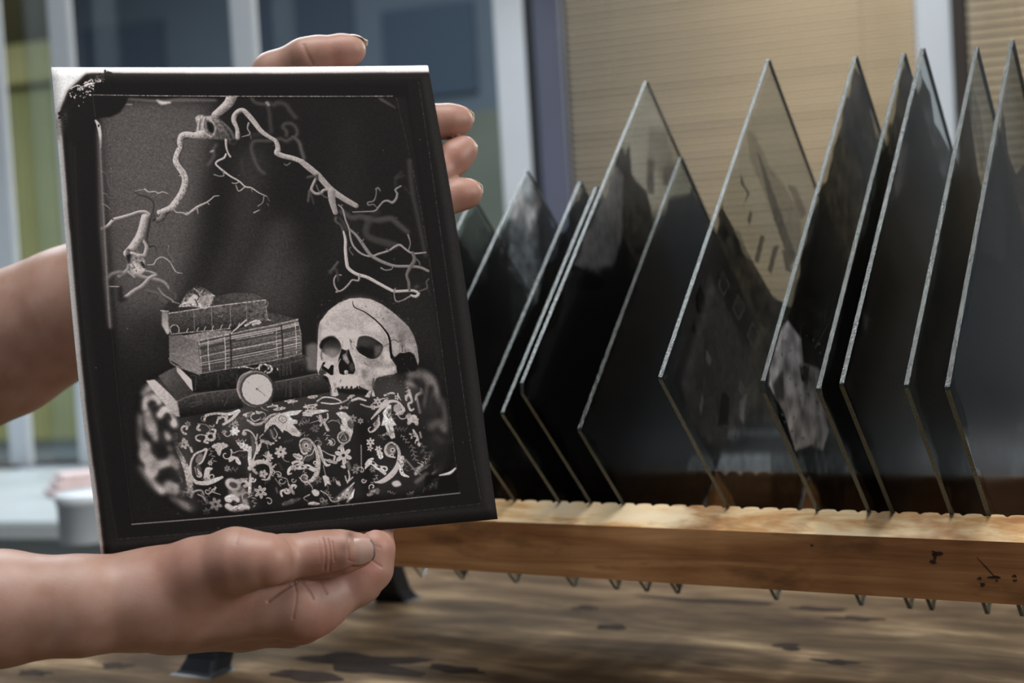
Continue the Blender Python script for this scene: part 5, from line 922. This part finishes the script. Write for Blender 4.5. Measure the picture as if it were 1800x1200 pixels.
# ------------------------------------------------------------------ the print
PQ = [(90, 118), (752, 115), (875, 912), (178, 978)]; PDEP = [.7475, .8015, .7470, .6905]
PC = [ray(x, y)*dp for (x, y), dp in zip(PQ, PDEP)]
PN = np.cross(PC[1]-PC[0], PC[3]-PC[0]); PN /= np.linalg.norm(PN); PN = PN if PN[1] < 0 else -PN      # towards the camera
def sheet(u, v, off=0.):
    """point of the gently bowed sheet, u across, v down"""
    q = (PC[0]*(1-u)+PC[1]*u)*(1-v)+(PC[3]*(1-u)+PC[2]*u)*v
    bow = -.0012*math.sin(math.pi*u)*(1-v)*2+.0016*math.sin(math.pi*v)*(2*u-1)**2
    up = (PC[0]-PC[3]); up = up/np.linalg.norm(up); rt = (PC[1]-PC[0]); rt = rt/np.linalg.norm(rt)
    return CAM+q+PN*(bow*1.5+off)+up*.0012*math.sin(math.pi*u)*(1-v)**3+rt*(.0016*math.sin(math.pi*min(1, v*1.15))*u-.0022*math.sin(math.pi*v**1.4)*(1-u)**2)
PH = homography(PQ, [(0, 0), (1, 0), (1, 1), (0, 1)])
def paper_depth(x, y):
    q = PH@np.array([x, y, 1.]); u, v = q[0]/q[2], q[1]/q[2]; r = ray(x, y); uc, vc = min(max(u, 0), 1), min(max(v, 0), 1)
    d = sheet(uc, vc)-CAM; return float((d@PN)/(ray(*project(CAM+d))@PN))+float((PC[0]@PN)/(r@PN)-(PC[0]@PN)/(ray(*project(CAM+d))@PN))
im = array_image('still_life_picture', paint_print(1000, 1250, PQ), 'sRGB')
M_print, n, l, p = nt('matte_photo_paper'); t = n.new('ShaderNodeTexImage'); t.image = im; t.extension = 'EXTEND'; t.interpolation = 'Cubic'
l.new(t.outputs[0], p.inputs['Base Color']); p.inputs['Roughness'].default_value = .62; p.inputs['Specular IOR Level'].default_value = .06
nz = n.new('ShaderNodeTexNoise'); nz.inputs['Scale'].default_value = 900; tc = n.new('ShaderNodeTexCoord'); l.new(tc.outputs['Object'], nz.inputs['Vector']); bp = n.new('ShaderNodeBump'); bp.inputs['Strength'].default_value = .12; bp.inputs['Distance'].default_value = .0003; l.new(nz.outputs['Fac'], bp.inputs['Height']); l.new(bp.outputs[0], p.inputs['Normal'])
M_paper = plain('white_paper', lin(236, 234, 232), .6, .2)
NU, NV = 36, 44
v = [sheet(i/NU, j/NV, o) for o in (0, -.0004) for j in range(NV+1) for i in range(NU+1)]; f, mi = [], []
ix = lambda s, i, j: s*(NU+1)*(NV+1)+j*(NU+1)+i
for j in range(NV):
    for i in range(NU):
        f.append((ix(0, i, j), ix(0, i, j+1), ix(0, i+1, j+1), ix(0, i+1, j))); mi.append(0)
        f.append((ix(1, i, j), ix(1, i+1, j), ix(1, i+1, j+1), ix(1, i, j+1))); mi.append(1)
rim = [(i, 0) for i in range(NU)]+[(NU, j) for j in range(NV)]+[(i, NV) for i in range(NU, 0, -1)]+[(0, j) for j in range(NV, 0, -1)]
for a, b in zip(rim, rim[1:]+rim[:1]): f.append((ix(0, *a), ix(0, *b), ix(1, *b), ix(1, *a))); mi.append(1)
pm = sheet(.5, .5); pr = mesh('photo_print', [q-pm for q in v], f, [M_print, M_paper], None, True, mi); pr.location = pm
uvl = pr.data.uv_layers.new(name='uv'); NB = (NU+1)*(NV+1)
for lp in pr.data.loops: k = lp.vertex_index % NB; uvl.data[lp.index].uv = ((k % (NU+1))/NU, 1-(k//(NU+1))/NV)
tag(pr, 'black bordered print of a skull, old books and pocket watch, held in two hands', 'photograph')

# ------------------------------------------------------------------ arms: one skin each, from a blended distance field
class Field:
    """signed distance on a grid in camera axes (right, up, away), metres"""
    def __init__(s, lo, hi, h):
        s.lo, s.h = np.array(lo), h; s.n = np.ceil((np.array(hi)-s.lo)/h).astype(int)+1
        s.d = np.full(s.n, .05, np.float32)
    def sub(s, pts, pad):
        a = np.clip(((pts.min(0)-pad-s.lo)/s.h).astype(int), 0, s.n-1); b = np.clip(((pts.max(0)+pad-s.lo)/s.h).astype(int)+2, 1, s.n)
        g = [(s.lo[k]+s.h*np.arange(a[k], b[k])).astype(np.float32) for k in range(3)]
        return tuple(slice(a[k], b[k]) for k in range(3)), g
    def cones(s, pts, rad, k, into=None, zs=1.0):
        """chain of tapered capsules; zs squeezes them along the line of sight"""
        P, R = np.array(pts, float), np.array(rad, float)
        sl, g = s.sub(P, R.max()/min(zs, 1)+k+.006)
        X, Y, Z = g[0][:, None, None], g[1][None, :, None], g[2][None, None, :]
        best = None
        for a, b, ra, rb in zip(P[:-1], P[1:], R[:-1], R[1:]):
            ab = (b-a)*np.array([1, 1, zs]); L = ab@ab+1e-12
            x, y, z = X-a[0], Y-a[1], (Z-a[2])*zs
            t = np.clip((x*ab[0]+y*ab[1]+z*ab[2])/L, 0, 1)
            d = np.sqrt((x-t*ab[0])**2+(y-t*ab[1])**2+(z-t*ab[2])**2)-(ra+(rb-ra)*t)
            best = d if best is None else smin(best, d, .004)
        tgt = s.d if into is None else into
        tgt[sl] = smin(tgt[sl], best.astype(np.float32), k)
def smin(a, b, k):
    if k <= 0: return np.minimum(a, b)
    h = np.clip(.5+.5*(b-a)/k, 0, 1); return b+(a-b)*h-k*h*(1-h)
def surface_net(d, lo, h):
    s = d < 0; nx, ny, nz_ = d.shape
    cnt = np.zeros((nx-1, ny-1, nz_-1), np.uint8)
    for i in (0, 1):
        for j in (0, 1):
            for k in (0, 1): cnt += s[i:nx-1+i, j:ny-1+j, k:nz_-1+k]
    cells = np.argwhere((cnt > 0) & (cnt < 8)); idx = np.full(cnt.shape, -1, np.int64); idx[tuple(cells.T)] = np.arange(len(cells))
    acc = np.zeros((len(cells), 3)); num = np.zeros(len(cells)); cor = [(i, j, k) for i in (0, 1) for j in (0, 1) for k in (0, 1)]
    val = {c: d[cells[:, 0]+c[0], cells[:, 1]+c[1], cells[:, 2]+c[2]] for c in cor}
    for c in cor:
        for ax in range(3):
            if c[ax]: continue
            e = list(c); e[ax] = 1; e = tuple(e); a, b = val[c], val[e]; m = (a < 0) != (b < 0)
            t = np.where(m, a/np.where(m, a-b, 1), 0); q = np.repeat(np.array([c], float), len(cells), 0); q[:, ax] += t
            acc[m] += q[m]; num[m] += 1
    V = lo+h*(cells+acc/num[:, None]); F = []
    for ax in range(3):
        u, w_ = [(1, 2), (2, 0), (0, 1)][ax]
        a = np.moveaxis(s, ax, 0); e = np.argwhere(np.moveaxis(a[:-1] != a[1:], 0, ax)); 
        e = e[(e[:, u] > 0) & (e[:, w_] > 0) & (e[:, u] < d.shape[u]-1) & (e[:, w_] < d.shape[w_]-1)]
        ids = []
        for du, dw in ((0, 0), (-1, 0), (-1, -1), (0, -1)):
            c = e.copy(); c[:, u] += du; c[:, w_] += dw; ids.append(idx[tuple(c.T)])
        q = np.stack(ids, 1); fl = s[tuple(e.T)]; q[~fl] = q[~fl][:, ::-1]; F.append(q[(q >= 0).all(1)])
    return V, np.vstack(F)
def cs(x, y, dep): return np.array([(x-900)/F_PX*dep, (600-y)/F_PX*dep, dep])
AXC = np.stack([RIGHT, UP, FWD])                     # camera axes -> world
def to_world(V): return CAM+V@AXC
def chain(L):  # (x, y, depth, radius px)
    return [cs(x, y, dp) for x, y, dp, r in L], [r*dp/F_PX for x, y, dp, r in L]

M_skin, n, l, p = nt('skin'); tc = n.new('ShaderNodeTexCoord')
a = n.new('ShaderNodeTexNoise'); a.inputs['Scale'].default_value = 55; a.inputs['Detail'].default_value = 5; l.new(tc.outputs['Object'], a.inputs['Vector'])
b = n.new('ShaderNodeTexNoise'); b.inputs['Scale'].default_value = 900; b.inputs['Detail'].default_value = 3; l.new(tc.outputs['Object'], b.inputs['Vector'])
col = ramp(n, l, a.outputs['Fac'], [(.3, lin(156, 120, 104)), (.5, lin(166, 132, 117)), (.72, lin(174, 143, 131))])
at_ = n.new('ShaderNodeAttribute'); at_.attribute_name = 'flush'; sp = n.new('ShaderNodeSeparateColor'); l.new(at_.outputs['Color'], sp.inputs[0])
x1 = n.new('ShaderNodeMix'); x1.data_type = 'RGBA'; l.new(sp.outputs[0], x1.inputs[0]); l.new(col, x1.inputs[6]); x1.inputs[7].default_value = lin(176, 116, 102)
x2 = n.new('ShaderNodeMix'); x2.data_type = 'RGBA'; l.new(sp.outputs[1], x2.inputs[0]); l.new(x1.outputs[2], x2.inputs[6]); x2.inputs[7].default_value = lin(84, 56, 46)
l.new(x2.outputs[2], p.inputs['Base Color']); p.inputs['Roughness'].default_value = .46; p.inputs['Specular IOR Level'].default_value = .38
p.inputs['Subsurface Weight'].default_value = .12; p.inputs['Subsurface Radius'].default_value = (.010, .004, .002); p.inputs['Subsurface Scale'].default_value = .6
bp = n.new('ShaderNodeBump'); bp.inputs['Strength'].default_value = .16; bp.inputs['Distance'].default_value = .0004; l.new(b.outputs['Fac'], bp.inputs['Height']); l.new(bp.outputs[0], p.inputs['Normal'])
M_nail, n, l, p = nt('fingernail'); p.inputs['Base Color'].default_value = lin(178, 146, 134); p.inputs['Roughness'].default_value = .3; p.inputs['Specular IOR Level'].default_value = .5; p.inputs['Subsurface Weight'].default_value = .1; p.inputs['Subsurface Scale'].default_value = .004
M_grime = plain('grimy_nail_edge', lin(104, 98, 92), .4, .4)
M_nailtip = plain('nail_free_edge', lin(236, 230, 216), .35, .4)

def skin_object(name, field, parent, flush, creases, cut=None):
    V, F = surface_net(field.d, field.lo, field.h)
    fn = np.cross(V[F[:, 1]]-V[F[:, 0]], V[F[:, 2]]-V[F[:, 0]]); fn /= np.linalg.norm(fn, axis=1)[:, None]+1e-12
    ci = np.clip(np.round((V[F].mean(1)+fn*field.h*1.6-field.lo)/field.h).astype(int), 0, field.n-1)
    if (field.d[tuple(ci.T)] > 0).mean() > .5: F = F[:, ::-1]      # camera axes are left-handed
    # normals from the field, then shallow skin folds pressed in along lines of the knuckles
    W = to_world(V); pxy = project(W)
    me = bpy.data.meshes.new(name); me.from_pydata(W.tolist(), [], F.tolist()); me.update()
    nr = np.zeros(len(W)*3, np.float32); me.vertices.foreach_get('normal', nr); nr = nr.reshape(-1, 3)
    # finer triangles along the folds
    near = np.zeros(len(W), bool)
    for pts, wd, dep, darken in creases:
        P = np.array(pts, float)
        for q, r_ in zip(P[:-1], P[1:]):
            e = r_-q; t = np.clip(((pxy-q)@e)/(e@e), 0, 1); near |= np.linalg.norm(pxy-q-t[:, None]*e, axis=1) < 9
    near &= nr@FWD < .3
    bm = bmesh.new(); bm.from_mesh(me); bm.verts.ensure_lookup_table()
    es = [e for e in bm.edges if near[e.verts[0].index] and near[e.verts[1].index]]
    bmesh.ops.subdivide_edges(bm, edges=es, cuts=3, use_grid_fill=True); bmesh.ops.triangulate(bm, faces=[f_ for f_ in bm.faces if len(f_.verts) > 4]); bm.to_mesh(me); bm.free()
    W = np.zeros(len(me.vertices)*3); me.vertices.foreach_get('co', W); W = W.reshape(-1, 3); pxy = project(W)
    nr = np.zeros(len(W)*3, np.float32); me.vertices.foreach_get('normal', nr); nr = nr.reshape(-1, 3)
    front = (nr@FWD < .15).astype(float); red = np.zeros(len(W)); dirt_shade = np.zeros(len(W)); push = np.zeros(len(W))
    for pts, wd, dep, darken in creases:
        wd, dep, darken = wd*1.5, dep*(.62 if dep > .0009 else .42), darken*.42
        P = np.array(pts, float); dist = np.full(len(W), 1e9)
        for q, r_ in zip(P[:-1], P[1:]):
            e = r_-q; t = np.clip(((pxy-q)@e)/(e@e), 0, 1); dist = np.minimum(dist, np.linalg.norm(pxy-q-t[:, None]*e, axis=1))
        g_ = np.exp(-(dist/wd)**2)*front; push += dep*g_; dirt_shade = np.maximum(dirt_shade, darken*g_)  # folds also get painted shade in the skin colour, nail rim gets dirt
    for x, y, rr, am, fr in flush:
        g_ = np.exp(-((pxy-np.array([x, y]))**2).sum(1)/rr**2); red = np.maximum(red, am*g_) if fr == 0 else red; dirt_shade = np.maximum(dirt_shade, am*g_*front) if fr else dirt_shade
    W = W-nr*push[:, None]
    org = W.mean(0); me.vertices.foreach_set('co', (W-org).astype(np.float32).ravel()); me.materials.append(M_skin)
    ca = me.color_attributes.new('flush', 'FLOAT_COLOR', 'POINT'); ca.data.foreach_set('color', np.stack([red, dirt_shade, red*0, red*0+1], 1).astype(np.float32).ravel())
    me.polygons.foreach_set('use_smooth', [True]*len(me.polygons)); me.update()
    o = bpy.data.objects.new(name, me); COL.objects.link(o); o.location = org
    if parent is not None: o.parent = parent; 
    return o
def nail(parent, tip, axis, dorsal, r, wide, back, fore, lift, label=None, sq=3.2, hug=False, tipmat=None):
    """curved nail plate: tip = centre of the last capsule, axis along the finger, dorsal = outward at the nail"""
    axis = axis/np.linalg.norm(axis); dorsal = dorsal-axis*(dorsal@axis); dorsal /= np.linalg.norm(dorsal); side = np.cross(axis, dorsal)
    nu, nv = 14, 16; v, f, mi = [], [], []
    for lay in (0, -.0005):
        for j in range(nv+1):
            for i in range(nu+1):
                u, w_ = i/nu*2-1, j/nv*2-1                       # superellipse outline
                s_ = 1/max(1e-6, (abs(u)**sq+abs(w_)**sq)**(1/sq))*max(abs(u), abs(w_)) if (u or w_) else 0
                u2, w2 = u*s_, w_*s_; th = u2*wide; y = (w2+1)/2*(fore+back)-back
                rr = (r+lift+lay-max(0, y)*.22) if not hug else max(.5*r, math.sqrt(max(0, r*r-(.82*max(0, y))**2)))+lift+lay
                v.append(tip+axis*y+(dorsal*math.cos(th)+side*math.sin(th))*rr)
    W_ = nu+1; off = W_*(nv+1)
    for j in range(nv):
        for i in range(nu):
            q = (j*W_+i, j*W_+i+1, (j+1)*W_+i+1, (j+1)*W_+i); f.append(q); f.append(tuple(off+k for k in q[::-1])); m_ = 1 if j >= (nv-6 if hug else nv-1) else 0; mi += [m_, m_]
    rimn = [(i, 0) for i in range(nu)]+[(nu, j) for j in range(nv)]+[(i, nv) for i in range(nu, 0, -1)]+[(0, j) for j in range(nv, 0, -1)]
    for a_, b_ in zip(rimn, rimn[1:]+rimn[:1]):
        i0, i1 = a_[1]*W_+a_[0], b_[1]*W_+b_[0]; f.append((i0, off+i0, off+i1, i1)); mi.append(1 if a_[1] >= nv-1 else 0)
    W = to_world(np.array(v)); c = W.mean(0); o = mesh('fingernail', W-c, f, [M_nail, tipmat or M_nailtip], None, True, mi); o.location = c; o.parent = parent; o.matrix_parent_inverse = Matrix.Translation(parent.location).inverted()
    bm = bmesh.new(); bm.from_mesh(o.data); bmesh.ops.recalc_face_normals(bm, faces=bm.faces); bm.to_mesh(o.data); bm.free()
    if label: o['label'] = label
    return o
person = empty('person', (0, 0, 0)); tag(person, 'bare-armed person reaching in from the left, both hands holding the print', 'person')
pd = paper_depth
# right arm, palm up under the lower edge; thumb on the picture side
lo = np.minimum(cs(-420, 1330, .60), cs(-420, 1330, .90)); hi = np.maximum(cs(730, 850, .60), cs(730, 850, .90))
fl = Field((lo[0], lo[1]-.0, .585), (hi[0], hi[1], .815), .00095)
far = fl.d.copy()
P_, R_ = chain([(-560, 1118, .655, 118), (-200, 1088, .664, 106), (0, 1069, .672, 96), (140, 1064, .68, 87), (240, 1057, .688, 78), (300, 1050, .694, 76)]); fl.cones(P_, R_, .01)
P_, R_ = chain([(-560, 1121, .678, 116), (-200, 1091, .682, 104), (0, 1070, .688, 92)]); fl.cones(P_, R_, .014)
P_, R_ = chain([(-560, 1125, .700, 100), (-200, 1094, .700, 90), (0, 1070, .704, 82), (150, 1062, .708, 70), (250, 1058, .710, 64), (310, 1060, .714, 64)]); fl.cones(P_, R_, .016)
for L_, k in (([(290, 1052, .70, 72), (400, 1056, .708, 66), (520, 1060, .714, 60), (548, 1066, .716, 52)], .014), ([(300, 1064, .715, 66), (440, 1080, .735, 56), (530, 1086, .742, 44)], .014),
              ([(300, 1068, .722, 62), (430, 1090, .755, 50), (510, 1096, .764, 40)], .014), ([(295, 1066, .728, 60), (420, 1090, .775, 46), (480, 1096, .786, 36)], .014)):
    P_, R_ = chain(L_); fl.cones(P_, R_, k)
# ball of the thumb
P_, R_ = chain([(215, 1058, .693, 60), (285, 1040, .688, 58), (350, 1004, .683, 58), (415, 986, .679, 57), (468, 984, .677, 48)]); fl.cones(P_, R_, .015)
thumb = fl.d*0+.05
tq = pd(560, 940)
P_, R_ = chain([(440, 984, .676, 50), (500, 982, tq-.0150, 41), (545, 976, tq-.0138, 39), (575, 973, tq-.0134, 38.5), (602, 970, tq-.0128, 36), (629, 967, tq-.0112, 30.5)]); fl.cones(P_, R_, .002, thumb)
index = fl.d*0+.05
P_, R_ = chain([(532, 1066, .716, 53), (575, 1046, .722, 46), (625, 1018, .729, 42), (649, 998, .7325, 40), (656, 965, .7335, 36), (657, 925, pd(657, 925)+.0150, 32), (655, 880, pd(655, 880)+.0138, 29), (652, 848, pd(652, 848)+.0124, 25)]); fl.cones(P_, R_, .003, index)
fl.d = smin(fl.d, index, .0075); fl.d = smin(fl.d, thumb, .0016)
for mcp, pip, dip, tip, rr in (((528, 1082), (632, 1022), (640, 950), (632, 868), (46, 38, 34, 27)), ((508, 1092), (604, 1038), (616, 962), (606, 884), (42, 36, 32, 26)), ((478, 1094), (560, 1050), (572, 985), (560, 912), (38, 31, 27, 23))):
    k = {528: .742, 508: .764, 478: .786}[mcp[0]]; e = {528: .753, 508: .772, 478: .788}[mcp[0]]
    sp_ = fl.d*0+.05; P_, R_ = chain([mcp+(k, rr[0]), pip+(e, rr[1]), dip+(e-.004, rr[2]), tip+(max(pd(*tip)+.0135, e-.022), rr[3])]); fl.cones(P_, R_, .003, sp_); fl.d = smin(fl.d, sp_, .004)
arm_r = skin_object('arm', fl, person,
    [(400, 1000, 70, .25, 0), (470, 985, 50, .3, 0), (575, 985, 50, .35, 0), (640, 1000, 50, .45, 0), (560, 1090, 60, .35, 0), (670, 960, 40, .35, 0), (606, 962, 12, .55, 1), (616, 940, 8, .7, 1), (600, 985, 14, .35, 1), (650, 985, 8, .3, 1), (330, 1010, 90, .3, 0)],
    [([(567, 945), (570, 955), (572, 968), (572, 985), (570, 1001)], 1.5, .00065, .4), ([(576, 947), (579, 960), (581, 978), (579, 1003)], 1.4, .0006, .38), ([(584, 952), (588, 985)], 1.4, .0005, .3), ([(560, 950), (564, 985)], 2, .00022, .12),
     ([(472, 1056), (492, 1040), (520, 1022), (552, 1014), (600, 1006), (636, 988)], 2.2, .0010, .6), ([(518, 1026), (521, 1042), (520, 1060), (515, 1086)], 1.8, .0006, .3), ([(530, 1022), (538, 1031), (546, 1043), (550, 1052)], 1.8, .0007, .4), ([(562, 1020), (574, 1042)], 1.6, .0006, .35), ([(586, 1014), (592, 1024)], 2, .0003, .15),
     ([(652, 984), (670, 996)], 1.8, .0004, .35), ([(656, 958), (668, 962)], 1.8, .0003, .2), ([(424, 930), (414, 955)], 2.2, .00025, .1), ([(444, 931), (446, 950)], 2.2, .0002, .08), ([(612, 946), (611, 965), (614, 984)], 1.6, .0003, .7), ([(613, 985), (640, 988), (646, 984)], 1.5, .0003, .7)])
arm_r['label'] = 'right forearm and hand under the print, thumb pressed on its lower edge'
tip = cs(629, 967, tq-.0112); ax = cs(629, 967, tq-.0112)-cs(602, 970, tq-.0128)
nail(arm_r, tip, ax, np.array([.10, .06, -1.]), 32.5*tq/F_PX, .78, .0070, .0078, .0006, 'short squarish thumbnail with a grimy rim', tipmat=M_grime)
# left arm, behind the sheet: palm against its back, fingertips past the top and right edges
lo = np.minimum(cs(-420, 960, .76), cs(-420, 960, 1.0)); hi = np.maximum(cs(880, 30, .76), cs(880, 30, 1.0))
fl = Field((lo[0], lo[1], .735), (hi[0], hi[1], 1.0), .00115)
P_, R_ = chain([(-520, 800, .93, 150), (-200, 690, .915, 140), (0, 608, .905, 126), (125, 545, .895, 110), (230, 485, .882, 88), (310, 425, .872, 78)]); fl.cones(P_, R_, .012)
P_, R_ = chain([(-520, 800, .965, 140), (0, 612, .945, 110), (130, 545, .925, 92), (240, 485, .902, 72), (315, 425, .89, 66)]); fl.cones(P_, R_, .02)
back = [((455, 172), 40), ((520, 228), 42), ((548, 288), 40), ((566, 350), 36)]
for (x, y), rr in back:
    P_, R_ = chain([(315, 420, .88, 66), ((315+x)/2, (420+y)/2, .872, 52), (x, y, pd(x, y)+.030, rr)]); fl.cones(P_, R_, .016)
P_, R_ = chain([(330, 390, .862, 60), (372, 300, pd(372, 300)+.030, 46), (385, 235, pd(385, 235)+.022, 36), (388, 170, pd(388, 170)+.017, 32)]); fl.cones(P_, R_, .012)
FG = {'index': [(455, 172, .028, 39), (480, 128, .021, 35), (535, 100, .0115, 31), (560, 95, .0105, 30), (600, 90, .010, 28), (617, 88, .0095, 26)],
      'middle': [(520, 228, .028, 41), (640, 214, .017, 36), (720, 217, .0115, 31), (760, 215, .0105, 30), (790, 213, .010, 28.5), (806, 212, .0098, 26)],
      'ring': [(548, 288, .028, 39), (650, 318, .020, 35), (728, 338, .0125, 31), (768, 306, .0108, 29.5), (800, 276, .0105, 28.5), (814, 264, .0102, 26)],
      'small': [(566, 350, .026, 36), (660, 382, .016, 31), (735, 368, .0112, 28.5), (775, 352, .0105, 28.5), (805, 342, .0102, 27.5), (822, 340, .010, 26)]}
tips = {}; fing = fl.d*0+.05
for nm, L_ in FG.items():
    g_ = fl.d*0+.05; LL = [(x, y, pd(x, y)+max(o, r_*.82/F_PX)*1.12+.0022, r_) for x, y, o, r_ in L_]; P_, R_ = chain(LL); fl.cones(P_, R_, .003, g_); fing = smin(fing, g_, .0004); tips[nm] = (P_[-1], P_[-1]-P_[-2], R_[-1])
fl.d = smin(fl.d, fing, .005)
arm_l = skin_object('arm', fl, person,
    [(600, 100, 40, .5, 0), (540, 95, 25, .3, 0), (800, 222, 30, .45, 0), (800, 275, 32, .5, 0), (815, 345, 30, .5, 0)],
    [([(534, 80), (540, 95), (549, 112)], 2.6, .0007, .35), ([(510, 96), (512, 112)], 3, .0002, .08)])
arm_l['label'] = 'left forearm and hand behind the print, fingertips showing past its top and right edges'
for nm, dors in (('index', np.array([.10, 1., .45])), ('middle', np.array([.5, .5, 1.])), ('ring', np.array([.5, .3, 1.])), ('small', np.array([.5, .5, 1.]))):
    t_, a_, r_ = tips[nm]; nail(arm_l, t_, a_, dors, r_, 1.0, .0055, r_*1.22, .0004, hug=True)
